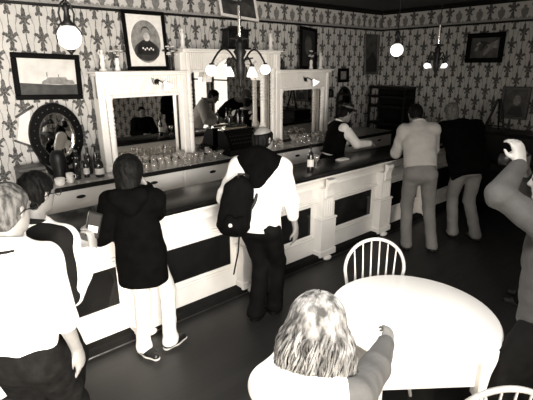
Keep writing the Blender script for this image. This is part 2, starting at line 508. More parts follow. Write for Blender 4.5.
class Fig:
    """joint positions of one person, world coordinates"""
    def __init__(s, h, feet, pel, neck, yh, ys, head, hfwd, wr, ep, hand=None, kp=None, seated=None, wide=1.0):
        s.s = sc = h/1.75; s.pel = np.array(pel, float); s.neck = np.array(neck, float)
        fw = lambda y: np.array([math.cos(y), math.sin(y), 0.]); rt = lambda y: np.array([math.sin(y), -math.cos(y), 0.])
        s.fh, s.rh = fw(math.radians(yh)), rt(math.radians(yh)); s.fs, s.rs = fw(math.radians(ys)), rt(math.radians(ys))
        s.up = nrm(s.neck-s.pel); s.fs = nrm(s.fs-s.up*np.dot(s.fs, s.up))
        s.rs = nrm(np.cross(s.fs, s.up))
        s.sh = {1: s.neck-s.up*.075*sc+s.rs*.175*sc*wide, -1: s.neck-s.up*.075*sc-s.rs*.175*sc*wide}
        s.hip = {1: s.pel+s.rh*.09*sc-np.array([0, 0, .03]), -1: s.pel-s.rh*.09*sc-np.array([0, 0, .03])}
        s.head = np.array(head, float); s.hf = nrm(hfwd)
        hu = nrm(s.head-s.neck+np.array([0, 0, .12])); s.hu = nrm(hu-s.hf*np.dot(hu, s.hf)); s.hr = np.cross(s.hf, s.hu)
        s.el, s.wr, s.kn, s.an, s.hd, s.toe = {}, {}, {}, {}, {}, {}
        for i in (1, -1):
            e, w = ik(s.sh[i], wr[i], .285*sc, .255*sc, ep[i]); s.el[i], s.wr[i] = e, w
            s.hd[i] = nrm(hand[i]) if hand and hand.get(i) is not None else nrm(w-e)
            f = np.array(feet[i][:2]+(0.,)); ty = math.radians(feet[i][2]) if len(feet[i]) > 2 else math.radians(yh)
            an = f+np.array([0, 0, .085*sc]); s.toe[i] = np.array([math.cos(ty), math.sin(ty), 0])
            k, a = ik(s.hip[i], an, .45*sc, .43*sc, (kp[i] if kp else s.toe[i]*1.0)); s.kn[i], s.an[i] = k, a
    # ---- skin
    def handp(s, F, i, palm_n, curl=.5, thumb=True, hs=1.0):
        w, d = s.wr[i], s.hd[i]; sc = s.s*hs
        n = nrm(np.array(palm_n, float)-d*np.dot(palm_n, d))             # back-of-hand normal
        side = np.cross(d, n)*i                                              # towards the thumb
        kc = w+d*.088*sc
        F.rc(w-d*.01, w+d*.05*sc, .024*sc, .030*sc, .02, n, 1.6)
        F.rc(w+d*.035*sc, kc-d*.008*sc, .034*sc, .038*sc, .02, n, 2.2)
        for q, (off, ln) in enumerate(((.030, .072), (.010, .080), (-.010, .075), (-.029, .060))):
            p = kc+side*off*sc-n*.002; a = curl*.55+q*.06*curl; dd = nrm(d*math.cos(a)-n*math.sin(a)+side*off*2.2)
            p1 = p+dd*ln*.45*sc; a2 = a+curl*.95; d2 = nrm(d*math.cos(a2)-n*math.sin(a2)+side*off)
            p2 = p1+d2*ln*.32*sc; a3 = a2+curl*.7; d3 = nrm(d*math.cos(a3)-n*math.sin(a3))
            F.rc(p-d*.015*sc, p1, .0095*sc, .0088*sc, .006).rc(p1, p2, .0088*sc, .0078*sc, .003).rc(p2, p2+d3*ln*.25*sc, .0078*sc, .0068*sc, .003)
        if thumb:
            b0 = w+d*.03*sc+side*.026*sc; t1 = b0+nrm(d*.75+side*.6-n*.35*(1+curl))*.045*sc; t2 = t1+nrm(d*.95+side*.1-n*.6*curl)*.032*sc
            F.rc(b0, t1, .013*sc, .0105*sc, .012).rc(t1, t2, .0105*sc, .008*sc, .004)
    def body(s, parent, m, palms=None, curl=.45, h=.0085, bare=(), legs=True, hs=1.0):
        F = F3(); sc = s.s; u = s.up
        c1 = s.pel-u*.02; c2 = s.pel+(s.neck-s.pel)*.30; c3 = s.pel+(s.neck-s.pel)*.62; c4 = s.neck-u*.10*sc
        F.rc(c1, c2, .135*sc, .120*sc, .04, s.fh, 1.45); F.rc(c2, c3, .120*sc, .140*sc, .04, s.fs, 1.4); F.rc(c3, c4, .140*sc, .115*sc, .04, s.fs, 1.5)
        F.rc(s.sh[1], s.sh[-1], .050*sc, .050*sc, .05); F.rc(s.neck-u*.03, s.neck, .07*sc, .06*sc, .03)
        F.rc(s.neck-u*.02, s.head-s.hu*.06*sc-s.hf*.012*sc, .058*sc, .052*sc, .03)
        for i in (1, -1):
            F.rc(s.sh[i], s.el[i], .050*sc, .038*sc, .04); F.rc(s.el[i], s.wr[i], .038*sc, .024*sc, .02)
            s.handp(F, i, (palms or {}).get(i, s.rs*i), curl if not isinstance(curl, dict) else curl[i], hs=hs)
            if legs:
                F.rc(s.hip[i], s.kn[i], .080*sc, .052*sc, .04); F.rc(s.kn[i], s.an[i], .050*sc, .034*sc, .02)
                F.rc(s.kn[i]*.7+s.an[i]*.3-s.toe[i]*.015, s.kn[i]*.35+s.an[i]*.65-s.toe[i]*.01, .048*sc, .036*sc, .03)
                F.rc(s.an[i]-s.toe[i]*.02-np.array([0, 0, .045*sc]), s.an[i]+s.toe[i]*.12*sc-np.array([0, 0, .055*sc]), .028*sc, .022*sc, .03)
        s.headp(F)
        return F.obj('body', h, m, parent)
    def headp(s, F, g=0.0, face=True):
        c, r, f, u, sc = s.head, s.hr, s.hf, s.hu, s.s
        ax = (r, f, u)
        F.el(c+u*.022*sc-f*.008*sc, ((.074+g)*sc, (.094+g)*sc, (.094+g)*sc), ax, .02)
        F.el(c-u*.03*sc+f*.022*sc, ((.060+g)*sc, (.070+g)*sc, (.075+g)*sc), ax, .03)
        if face:
            F.rc(c-u*.075*sc+f*.055*sc, c-u*.088*sc+f*.072*sc, .026*sc, .018*sc, .03, r, .8)
            F.rc(c+u*.010*sc+f*.086*sc, c-u*.022*sc+f*.106*sc, .009*sc, .013*sc, .012)
            F.rc(c-u*.026*sc+f*.094*sc-r*.010*sc, c-u*.026*sc+f*.094*sc+r*.010*sc, .008*sc, .008*sc, .008)
            F.rc(c+u*.024*sc+f*.082*sc-r*.034*sc, c+u*.024*sc+f*.082*sc+r*.034*sc, .010*sc, .010*sc, .012)
            F.rc(c-u*.052*sc+f*.083*sc-r*.018*sc, c-u*.052*sc+f*.083*sc+r*.018*sc, .009*sc, .009*sc, .010)
            for i in (1, -1):
                F.el(c+u*.006*sc+f*.090*sc+r*i*.031*sc, (.015*sc, .012*sc, .010*sc), ax, .010, True)
                e = c+r*i*.078*sc-f*.008*sc
                F.rc(e+u*.018*sc, e-u*.022*sc, .012*sc, .008*sc, .008, r, 1.8)
                F.rc(e+u*.018*sc-f*.014*sc, e-u*.012*sc-f*.010*sc, .009*sc, .007*sc, .006)
        return F
    def eyes(s, parent):
        c, r, f, u, sc = s.head, s.hr, s.hf, s.hu, s.s
        for i in (1, -1):
            b = B(); sphere(b, Vector(c+u*.006*sc+f*.080*sc+r*i*.031*sc), .011*sc, u=10, v=8); fin('eye', b, M['eye'], parent, True)
    def hair(s, parent, m, style='short', h=.005, seed=1):
        F = F3(); c, r, f, u, sc = s.head, s.hr, s.hf, s.hu, s.s; ax = (r, f, u)
        if style == 'short':
            F.el(c+u*.026*sc-f*.014*sc, (.084*sc, .102*sc, .100*sc), ax, .02); F.el(c-u*.03*sc-f*.035*sc, (.068*sc, .062*sc, .075*sc), ax, .02)
            F.cut(c+f*.035*sc+u*.03*sc, f-u*.85); F.cut(c-u*.075*sc, -u)
        elif style == 'fringe':
            F.el(c+u*.020*sc-f*.012*sc, (.083*sc, .101*sc, .094*sc), ax, .02); F.el(c-u*.03*sc-f*.035*sc, (.066*sc, .060*sc, .07*sc), ax, .02)
            F.cut(c+u*.064*sc-f*.02*sc, u*.85-f*.40)
            F.cut(c+f*.02*sc, f-u*.3); F.cut(c-u*.07*sc, -u)
        elif style == 'bob':
            F.el(c+u*.028*sc-f*.016*sc, (.100*sc, .116*sc, .108*sc), ax, .03)
            F.rc(c-f*.035*sc, c-u*.10*sc-f*.045*sc, .098*sc, .092*sc, .03, f, 1.2)
            F.rc(c+r*.055*sc, c+r*.055*sc-u*.09*sc-f*.01, .038*sc, .028*sc, .03); F.rc(c-r*.055*sc, c-r*.055*sc-u*.09*sc-f*.01, .038*sc, .028*sc, .03)
            F.cut(c+f*.05*sc+u*.04*sc, f-u*.6)
        r_ = np.random.RandomState(seed); a = r_.uniform(-1, 1, (3, 3))
        F.disp = lambda x, y, z: .0035*np.sin((a[0, 0]*x+a[0, 1]*y+a[0, 2]*z*.4)*190)*np.sin((a[1, 0]*x+a[1, 1]*y+a[1, 2]*z*.4)*150)
        return F.obj('hair', h, m, parent)
    # ---- clothes
    def top(s, parent, name, m, t=.018, hem=.0, sleeve=1.0, fold=.005, h=.009, seed=1, loose=.012, arms=(1, -1), kmul=1.0, hips=True, open_neck=True):
        F = F3(); sc = s.s; u = s.up
        c1 = s.pel-u*.03; c2 = s.pel+(s.neck-s.pel)*.30; c3 = s.pel+(s.neck-s.pel)*.62; c4 = s.neck-u*.10*sc
        g = t+loose
        F.rc(c1-u*.04, c2, (.140+g)*sc, (.128+g)*sc, .04, s.fh, 1.35); F.rc(c2, c3, (.128+g)*sc, .140*sc+g, .04, s.fs, 1.35)
        F.rc(c3, c4, .140*sc+g, .118*sc+t, .04, s.fs, 1.45)
        F.rc(s.sh[1], s.sh[-1], .052*sc+t, .052*sc+t, .05); F.rc(s.neck-u*.06, s.neck-u*.01, .085*sc+t*.5, .062*sc+t*.4, .04)
        for i in arms:
            if sleeve > 0:
                F.rc(s.sh[i], s.el[i], .052*sc+t*1.1, .042*sc+t*1.1, .04)
            if sleeve > .5:
                q = s.el[i]+(s.wr[i]-s.el[i])*min(1, (sleeve-.5)*2)
                F.rc(s.el[i], q, .042*sc+t*1.1, .030*sc+t*.8, .02)
        F.cut(s.pel+u*hem, -u)
        hs = s.neck+(s.head-s.neck)*.42
        F.neckcut(s.neck+u*.022*sc, u)
        if fold: F.disp = folds(seed, fold)
        return F.obj(name, h, m, parent)
    def trousers(s, parent, m, t=.014, top=.10, fold=.005, h=.009, seed=2, loose=.022, name='trousers', length=1.0):
        F = F3(); sc = s.s; u = s.up
        F.rc(s.pel-np.array([0, 0, .01]), s.pel+u*(top+.05), (.142+t)*sc, (.128+t)*sc, .04, s.fh, 1.42)
        F.rc(s.hip[1]-s.fh*.045, s.hip[-1]-s.fh*.045, .072*sc+t, .072*sc+t, .05)
        for i in (1, -1):
            F.rc(s.hip[i], s.kn[i], .086*sc+t, .058*sc+loose*.8, .035); e = s.kn[i]+(s.an[i]-s.kn[i])*length-np.array([0, 0, .02])
            F.rc(s.kn[i], e, .056*sc+loose*.8, .044*sc+loose, .03)
            F.rc(e-s.toe[i]*.01, e+s.toe[i]*.03+np.array([0, 0, .01]), .044*sc+loose, .040*sc+loose, .03)
        F.cut(s.pel+u*top, u); F.cut((0, 0, .035), (0, 0, -1))
        if fold: F.disp = folds(seed, fold, 24)
        return F.obj(name, h, m, parent)
    def shoes(s, parent, m=None, sole=None, h=.006):
        for i in (1, -1):
            F = F3(); a = s.an[i]; t = s.toe[i]; sc = s.s; z = np.array([0, 0, 1.]); r = np.cross(t, z)
            b0 = np.array([a[0], a[1], 0])
            F.rc(b0-t*.035*sc+z*.035, b0+t*.06*sc+z*.038, .036*sc, .040*sc, .03); F.rc(b0+t*.06*sc+z*.032, b0+t*.145*sc+z*.026, .042*sc, .032*sc, .03, z, 1.1)
            F.rc(b0-t*.01+z*.04, b0-t*.012+z*.095, .042*sc, .040*sc, .03)
            F.cut((0, 0, .012), (0, 0, -1)); F.cut((0, 0, .10), (0, 0, 1))
            o = F.obj('shoe', h, m or M['shoe'], parent)
            G = F3(); G.rc(b0-t*.038*sc+z*.01, b0+t*.06*sc+z*.01, .038*sc, .042*sc, .03); G.rc(b0+t*.06*sc+z*.01, b0+t*.15*sc+z*.01, .043*sc, .033*sc, .03)
            G.cut((0, 0, .018), (0, 0, 1)); G.cut((0, 0, .001), (0, 0, -1))
            G.obj('sole', h, sole or M['black_matte'], o)
    def belt(s, parent, m, top=.09, t=.018, w=.032):
        F = F3(); sc = s.s; u = s.up
        F.rc(s.pel-np.array([0, 0, .01]), s.pel+u*(top+.05), (.142+t)*sc, (.128+t)*sc, .04, s.fh, 1.42)
        F.cut(s.pel+u*top, u); F.cut(s.pel+u*(top-w), -u)
        F.obj('belt', .007, m, parent)
    def collar(s, parent, m, r=.066, th=.011, rise=.0, name='collar', drop=.02):
        b = B(); sc = s.s; ax = nrm(s.up*.7+s.hu*.3); x = nrm(s.rs-ax*np.dot(s.rs, ax)); y = np.cross(ax, x)
        c = s.neck+ax*(.012+rise)
        pts = []
        n = 22
        for k in range(n+1):
            a = -math.pi/2+.25+(2*math.pi-.5)*k/n
            a = a+math.pi   # gap at the front
            pts.append(Vector(c+(x*math.cos(a)*r-y*math.sin(a)*-r)*sc+ax*(-drop*(math.sin(a)))))
        tube(b, pts, th, 8); fin(name, b, m, parent, True)
    def glasses(s, parent, m=None):
        b = B(); c, r, f, u, sc = s.head, s.hr, s.hf, s.hu, s.s
        for i in (1, -1):
            cc = c+u*.004*sc+f*.108*sc+r*i*.033*sc
            tube(b, [Vector(cc+r*.024*math.cos(a)+u*.018*math.sin(a)) for a in [2*math.pi*k/14 for k in range(15)]], .0018, 6)
            tube(b, [Vector(c+u*.010*sc+f*.105*sc+r*i*.06*sc), Vector(c+u*.010*sc+f*.09*sc+r*i*.079*sc), Vector(c+u*.010*sc-f*.005*sc+r*i*.088*sc), Vector(c-u*.005*sc-f*.03*sc+r*i*.086*sc)], .0026, 6)
        tube(b, [Vector(c+u*.006*sc+f*.112*sc-r*.011), Vector(c+u*.006*sc+f*.112*sc+r*.011)], .0018, 6)
        fin('glasses', b, m or M['black'], parent, True)

# ================================================================= SETTING
X0, X1, Y0, Y1, ZC = -2.2, 7.59, -2.5, 5.38, 3.16
WT = .18
b = B(); box(b, X0-WT, X1+WT, Y0-WT, Y1+WT, -.12, 0); struct('floor', b, M['floor'])
b = B(); box(b, X0-WT, X1+WT, Y0-WT, Y1+WT, ZC, ZC+.12); struct('ceiling', b, M['ceiling'])
WP_x = wallpaper('wallpaper_back', 0); WP_y = wallpaper('wallpaper_side', 1)
ZF = 2.82
b = B(); box(b, X0-WT, X1+WT, Y1, Y1+WT, 0, ZC); struct('wall_back', b, WP_x)
# frieze paper above the picture rail
FR_x = wallpaper('frieze_back', 0, True, ZF); FR_y = wallpaper('frieze_side', 1, True, ZF)
b = B(); box(b, X0, X1, Y1-.008, Y1, ZF, ZC); struct('trim_1', b, FR_x)
b = B(); box(b, X1-.008, X1, Y0, Y1-.008, ZF, ZC); struct('trim_2', b, FR_y)
b = B(); box(b, X0, X1, Y1-.03, Y1-.008, ZF-.018, ZF+.012, .005); struct('trim_3', b, M['black'])
b = B(); box(b, X1-.03, X1-.008, Y0, Y1-.03, ZF-.018, ZF+.012, .005); struct('trim_4', b, M['black'])
b = B(); box(b, X0, X1, Y1-.07, Y1-.008, ZC-.045, ZC, .01); box(b, X0, X1, Y1-.04, Y1-.008, ZC-.07, ZC-.045, .006); struct('trim_5', b, M['black'])
b = B(); box(b, X1-.07, X1-.008, Y0, Y1-.07, ZC-.045, ZC, .01); box(b, X1-.04, X1-.008, Y0, Y1-.07, ZC-.07, ZC-.045, .006); struct('trim_6', b, M['black'])
b = B(); box(b, X0, X1, Y1-.025, Y1, 0, .2, .006); struct('baseboard_back', b, M['dark_wood'])
b = B(); box(b, X1-.025, X1, Y0, Y1-.025, 0, .2, .006); struct('baseboard_right', b, M['dark_wood'])

def wall_with(name, axis, fixed0, fixed1, a0, a1, holes, m):
    """wall along an axis with rectangular openings (lo, hi, z0, z1)"""
    b = B()
    def put(u0, u1, z0, z1):
        if u1-u0 < 1e-4 or z1-z0 < 1e-4: return
        if axis == 'x': box(b, u0, u1, fixed0, fixed1, z0, z1)
        else: box(b, fixed0, fixed1, u0, u1, z0, z1)
    u = a0
    for lo, hi, z0, z1 in sorted(holes):
        put(u, lo, 0, ZC); put(lo, hi, 0, z0); put(lo, hi, z1, ZC); u = hi
    put(u, a1, 0, ZC)
    return struct(name, b, m)
rear = [(-2.0, -.8, .5, 2.8), (-.65, .55, .5, 2.8)]
left = [(-.7, .55, .5, 2.8), (.7, 1.95, .5, 2.8)]
right = [(-1.32, -.40, .12, 2.75), (-2.45, -1.5, .12, 2.75)]
wall_with('wall_front', 'x', Y0-WT, Y0, X0-WT, X1+WT, rear, WP_x)
wall_with('wall_left', 'y', X0-WT, X0, Y0, Y1, left, WP_y)
wall_with('wall_right', 'y', X1, X1+WT, Y0, Y1, right, WP_y)
n = 0
for axis, fx, hs in (('x', Y0-.09, rear), ('y', X0-.09, left), ('y', X1+.09, right)):
    for lo, hi, z0, z1 in hs:
        n += 1
        w = tag(empty('window_%d' % n, ((lo+hi)/2 if axis == 'x' else fx, fx if axis == 'x' else (lo+hi)/2, z0)), kind='structure')
        b = B()
        def bb(u0, u1, q0, q1, d=.03):
            if axis == 'x': box(b, u0, u1, fx-d, fx+d, q0, q1, .004)
            else: box(b, fx-d, fx+d, u0, u1, q0, q1, .004)
        bb(lo, lo+.06, z0, z1); bb(hi-.06, hi, z0, z1); bb(lo+.06, hi-.06, z0, z0+.07); bb(lo+.06, hi-.06, z1-.06, z1)
        bb(lo+.06, hi-.06, (z0+z1)/2+.3, (z0+z1)/2+.34, .02)
        o = fin('window_frame', b, M['dark_wood']); o.parent = w; o.matrix_parent_inverse = Matrix.Translation(-w.location)
        b = B()
        if axis == 'x': box(b, lo+.05, hi-.05, fx-.003, fx+.003, z0+.05, z1-.05)
        else: box(b, fx-.003, fx+.003, lo+.05, hi-.05, z0+.05, z1-.05)
        o = fin('window_pane', b, M['pane']); o.parent = w; o.matrix_parent_inverse = Matrix.Translation(-w.location)

# ================================================================= THE BAR
YB = 3.17
t = thing('bar_counter', 'long white panelled bar with dark polished top running across the room', 'bar', (0, 0, 0))
XA, XE = -.75, 6.92
b = B(); box(b, XA, XE, YB, 3.62, .06, .99); fin('carcass', b, M['white_paint'], t)
b = B(); box(b, XA-.05, XE+.06, 3.10, 3.66, .996, 1.046, .012, seg=2); fin('bar_top', b, M['bar_top'], t, auto=True)
# cove and frieze under the top
b = B()
prof = [(3.17, .995), (3.115, .995), (3.115, .978)]
for k in range(9):
    a = k/8*math.pi/2
    prof.append((3.115+.05*math.sin(a)*1.0, .975-.085*(1-math.cos(a))-.0))
prof += [(3.15, .875), (3.17, .875)]
prism(b, prof, XA, XE, 'yz'); fin('cove_moulding', b, M['white_gloss'], t, auto=True)
b = B(); box(b, XA, XE, 3.135, 3.17, .70, .722, .006); box(b, XA, XE, 3.148, 3.17, .722, .745, .006); box(b, XA, XE, 3.155, 3.17, .26, .285, .005)
fin('moulding', b, M['white_gloss'], t)
b = B(); box(b, XA, XE, 3.075, 3.17, 0, .075, .006); fin('kick_strip', b, M['black_matte'], t)
b = B(); box(b, XA, XE, 3.062, 3.075, 0, .010, .002); fin('floor_bead', b, M['brass'], t)
pil = [2.455 + 1.125*k for k in range(-2, 5)]
pil = [x for x in pil if XA < x-.13 and x < XE]
for x in pil:
    b = B()
    box(b, x-.13, x+.13, 3.06, 3.17, .052, .50, .008)
    box(b, x-.14, x+.14, 3.05, 3.17, .50, .525, .008); box(b, x-.14, x+.14, 3.05, 3.17, .052, .13, .008)
    box(b, x-.105, x+.105, 3.075, 3.17, .525, .875, .006)
    for dx in (-.06, -.02, .02, .06): box(b, x+dx-.006, x+dx+.006, 3.068, 3.077, .55, .74, .002)
    o = fin('pilaster', b, M['white_gloss'], t)
    b = B()   # scroll corbel
    sp = [(3.08, .98), (3.03, .975), (3.022, .95), (3.03, .92), (3.05, .88), (3.058, .84), (3.05, .80), (3.055, .775), (3.08, .76)]
    prism(b, sp, x-.055, x+.055, 'yz')
    tube(b, [(x-.062, 3.043, .945), (x+.062, 3.043, .945)], .022, 12); tube(b, [(x-.062, 3.062, .79), (x+.062, 3.062, .79)], .016, 12)
    fin('corbel', b, M['white_gloss'], o, auto=True)
    b = B(); sphere(b, (x-.01, 3.055, .03), .05, (1.25, .8, .6)); fin('foot', b, M['white_gloss'], o, True)
for k in range(-2, 5):
    xa, xb = 2.455+1.125*k+.20, 2.455+1.125*(k+1)-.20
    if xb > XE: break
    b = B()
    for (p, q, r, s) in ((xa-.035, xb+.035, .665, .695), (xa-.035, xb+.035, .295, .33), (xa-.035, xa, .33, .665), (xb, xb+.035, .33, .665)):
        box(b, p, q, 3.150, 3.175, r, s, .006)
    f = fin('panel_frame', b, M['white_gloss'], t)
    b = B(); box(b, xa, xb, 3.163, 3.172, .33, .665); fin('panel', b, M['panel'], f)

# ================================================================= BACK COUNTER
t = thing('back_counter', 'low white drawer counter against the wallpapered wall behind the bar', 'counter', (0, 0, 0))
YC = 4.63
b = B(); box(b, .95, 7.12, YC+.02, Y1-.01, .05, .965); fin('carcass', b, M['white_paint'], t)
b = B(); box(b, .93, 7.14, YC-.02, Y1-.005, .972, 1.0, .004); fin('counter_top', b, M['marble'], t)
b = B(); box(b, .925, 7.145, YC-.045, YC-.02, .955, 1.004, .008); fin('edge_moulding', b, M['black'], t)
b = B(); box(b, .95, 7.12, YC-.005, YC+.02, 0, .06); fin('kick_strip', b, M['black'], t)
xs = [.95, 1.80, 2.64, 3.47, 4.32, 4.9, 5.45, 6.3, 7.12]
for a, c in zip(xs[:-1], xs[1:]):
    b = B(); box(b, a+.012, c-.012, YC, YC+.022, .735, .945, .006); d = fin('drawer', b, M['white_gloss'], t)
    for px in ([(a+c)/2] if c-a < .7 else [a+(c-a)*.33, a+(c-a)*.67] if False else [(a+c)/2]):
        b = B(); sphere(b, (px, YC-.012, .865), .05, (1, .35, .36)); fin('drawer_pull', b, M['black'], d, True)
    b = B(); box(b, a+.03, c-.03, YC, YC+.022, .12, .70, .006); fin('cupboard_door', b, M['white_paint'], t)

# ================================================================= BACK BAR UNIT WITH MIRRORS
t = thing('back_bar', 'ornate white mirrored back bar with turned columns and spindle panels on the drawer counter', 'back bar', (0, 0, 0))
YF = 4.93            # front of the columns
YM = 5.07            # mirror plane
def column(x, z0, z1, r=.045, name='column'):
    b = B(); h = z1-z0
    prof = [(r*1.25, 0), (r*1.25, .03), (r*.9, .04), (r*1.1, .06), (r*.85, .08)]
    nb = int((h-.3)/.045)
    for k in range(nb):
        z = .12+k*.045
        if z > h-.22: break
        prof += [(r*.78, z), (r*1.0, z+.022)] if z > h*.42 else [(r*.86, z), (r*.86, z+.04)]
    prof += [(r*.8, h-.18), (r*1.05, h-.16), (r*.85, h-.13), (r*.9, h-.06), (r*1.3, h-.03), (r*1.3, h)]
    lathe(b, (x, YF+.05, z0), prof, 16)
    return fin(name, b, M['white_gloss'], t, auto=True)
def section(xa, xb, ztop, zpan, arch):
    b = B(); box(b, xa-.03, xb+.03, YF-.06, YM+.04, ztop-.022, ztop, .006); box(b, xa-.01, xb+.01, YF-.03, YM+.03, ztop-.05, ztop-.022, .008)
    box(b, xa+.16, xb-.0, YM+.03, Y1-.01, ztop-.03, ztop)
    fin('cornice', b, M['white_gloss'], t)
    if arch:
        b = B()
        def top_of(x):
            q = 1-((x-3.74)/.47)**2
            return 1.98+.345*math.sqrt(q) if q > 0 else 0
        N = 60
        for k in range(N):
            p, q = xa+(xb-xa)*k/N, xa+(xb-xa)*(k+1)/N
            lo = [max(zpan, top_of(p)), max(zpan, top_of(q))]
            prism(b, [(p, lo[0]), (q, lo[1]), (q, ztop-.05), (p, ztop-.05)], YF+.05, YF+.075, 'xz')
        bmesh.ops.remove_doubles(b, verts=b.verts, dist=.0004)
        fr = fin('header_panel', b, M['white_paint'], t)
        b = B(); box(b, xa, 3.30, YF+.02, YF+.08, zpan-.025, zpan+.01, .006); split_done = False
    else:
        b = B(); box(b, xa, xb, YF+.05, YF+.075, zpan, ztop-.05); fr = fin('header_panel', b, M['white_paint'], t)
        b = B(); box(b, xa, xb, YF+.02, YF+.08, zpan-.025, zpan+.01, .006)
    n = int((xb-xa-.16)/.030)
    for k in range(n):
        x = xa+.09+k*(xb-xa-.18)/max(n-1, 1)
        if arch and 3.22 < x < 4.26:
            if not split_done: fin('spindle_grille', b, M['white_gloss'], fr); b = B(); box(b, 4.18, xb, YF+.02, YF+.08, zpan-.025, zpan+.01, .006); split_done = True
            continue
        box(b, x-.0075, x+.0075, YF+.030, YF+.044, zpan+.012, ztop-.052)
    fin('spindle_grille', b, M['white_gloss'], fr)
ZT = 1.0
for (xa, xb, zt, zp) in ((1.80, 2.90, 2.13, 1.86), (2.90, 4.50, 2.39, 2.13), (4.50, 5.64, 2.12, 1.84)):
    section(xa, xb, zt, zp, zt > 2.3)
def post(xa, xb, z1):
    b = B(); box(b, xa, xb, YF+.01, YM+.03, ZT, z1-.02, .01); box(b, xa-.01, xb+.01, YF, YM+.03, ZT, ZT+.07, .006)
    return fin('post', b, M['white_paint'], t)
post(1.80, 1.88, 2.11); column(1.93, ZT, 1.87, .04); post(2.86, 2.94, 2.37); column(2.985, ZT, 2.14, .042)
post(4.46, 4.54, 2.37); column(4.42, ZT, 2.14, .042); column(4.585, ZT, 1.84, .036); post(5.58, 5.64, 2.10); column(5.53, ZT, 1.84, .042)
column(4.22, 1.30, 2.14, .038)
# arch over the middle mirror
b = B(); ac = (3.74, 1.98); ro, ri = .49, .42
pts = [(ac[0]+ro*math.cos(a), ac[1]+ .375*math.sin(a)) for a in [math.pi*k/20 for k in range(21)]]
pts += [(ac[0]+ri*math.cos(a), ac[1]+.315*math.sin(a)) for a in [math.pi*(20-k)/20 for k in range(21)]]
for i in range(20):
    q = [pts[i], pts[i+1], pts[40-i], pts[41-i]]
    prism(b, q, YF+.03, YM-.01, 'xz')
bmesh.ops.remove_doubles(b, verts=b.verts, dist=.0005)
for k in range(11):
    a = math.pi*(k+.5)/11; sphere(b, (ac[0]+.455*math.cos(a), YF+.025, ac[1]+.345*math.sin(a)), .022, u=8, v=6)
fin('mirror_arch', b, M['white_gloss'], t, auto=True)
for xa, xb, zt in ((1.88, 2.86, 1.85), (2.94, 4.46, 2.33), (4.54, 5.58, 1.83)):
    b = B(); box(b, xa, xb, YM, YM+.012, ZT+.03, zt); fin('mirror', b, M['mirror'], t)
    b = B()
    for (p, q, r, s) in ((xa, xb, ZT, ZT+.04), (xa, xa+.02, ZT+.04, zt), (xb-.02, xb, ZT+.04, zt)): box(b, p, q, YM-.015, YM+.002, r, s, .003)
    fin('mirror_bead', b, M['black'], t)

# figurines and flowers on the cornices
def figurine(x, y, z, h, label):
    b = B(); lathe(b, (x, y, z), [(.045, 0), (.045, .02*h/.22), (.025, .03*h/.22), (.032, .35*h), (.022, .52*h), (.03, .68*h), (.026, .78*h), (.009, .83*h), (.018, .88*h), (.019, .95*h), (.008, h)], 12)
    tube(b, [(x+.022, y, z+.72*h), (x+.045, y-.01, z+.62*h), (x+.02, y-.02, z+.55*h)], .007, 6); tube(b, [(x-.022, y, z+.72*h), (x-.042, y-.01, z+.85*h), (x-.03, y-.02, z+.98*h)], .007, 6)
    tag(fin('figurine', b, M['plaster'], smooth=True), label, 'figurine', 'white figurines on the back bar')
figurine(1.93, 5.05, 2.13, .235, 'white plaster figurine on the left end of the back bar cornice')
figurine(2.97, 5.05, 2.39, .24, 'white plaster figurine on the left corner of the raised middle cornice')
figurine(4.44, 5.05, 2.39, .24, 'white plaster figurine on the right corner of the raised middle cornice')
figurine(5.53, 5.05, 2.12, .26, 'white plaster figurine on the right end of the back bar cornice')
def flowers(x, y, z, h, dark, label, seed):
    r = random.Random(seed)
    t = thing('flower_vase', label, 'flowers', (x, y, z), 0, 'flower vases on the back bar')
    b = B(); lathe(b, (0, 0, 0), [(.03, 0), (.034, .02), (.022, .05*h/.2), (.03, .09*h/.2), (.02, .115*h/.2), (.026, .12*h/.2)], 12)
    fin('vase', b, M['black'] if dark else M['china'], t, True)
    b = B(); c = B()
    for k in range(11):
        a = r.uniform(0, 6.28); rr = r.uniform(.01, .07); p = (rr*math.cos(a), rr*math.sin(a), h*.62+r.uniform(.02, .12)*h/.2)
        tube(b, [(0, 0, h*.5), (p[0]*.4, p[1]*.4, h*.62), p], .003, 5)
        if k % 3 == 2: sphere(b, (p[0]*1.3, p[1]*1.3, p[2]-.02), .022, (1, .4, .6), 8, 6)
        else:
            for q in range(5): sphere(c, (p[0]+.014*math.cos(q*1.26), p[1]+.014*math.sin(q*1.26), p[2]), .013, (1, 1, .6), 8, 6)
            sphere(c, p, .011, u=8, v=6)
    fin('stems', b, M['leaf'], t, True); fin('blooms', c, M['petal'], t, True)
flowers(2.12, 5.1, 2.13, .24, False, 'pale flowers in a small vase beside the left end figurine', 1)
flowers(2.76, 5.0, 2.13, .26, True, 'pale flowers in a dark vase between portrait and raised middle cornice', 2)
flowers(4.72, 5.1, 2.12, .25, True, 'small bunch of flowers on the right cornice beside the middle section', 3)
flowers(5.36, 5.1, 2.12, .24, False, 'small bunch of flowers beside the right end figurine', 4)

# mantel clock on the middle cornice
t = thing('mantel_clock', 'black mantel clock standing on top of the middle cornice', 'clock', (3.86, 5.12, 2.39))
b = B(); box(b, -.21, .21, -.08, .08, 0, .035, .006); box(b, -.18, .18, -.07, .07, .035, .25, .006); box(b, -.21, .21, -.08, .08, .25, .275, .006); box(b, -.10, .10, -.06, .06, .275, .31, .01)
fin('case', b, M['black'], t)
for s in (-1, 1):
    b = B(); tube(b, [(s*.15, -.075, .035), (s*.15, -.075, .25)], .014, 10); fin('pillar', b, M['brass'] if False else M['black'], t, True)
b = B(); tube(b, [(0, -.071, .145), (0, -.078, .145)], .065, 24); fin('dial', b, M['brown_wood'], t, auto=True)

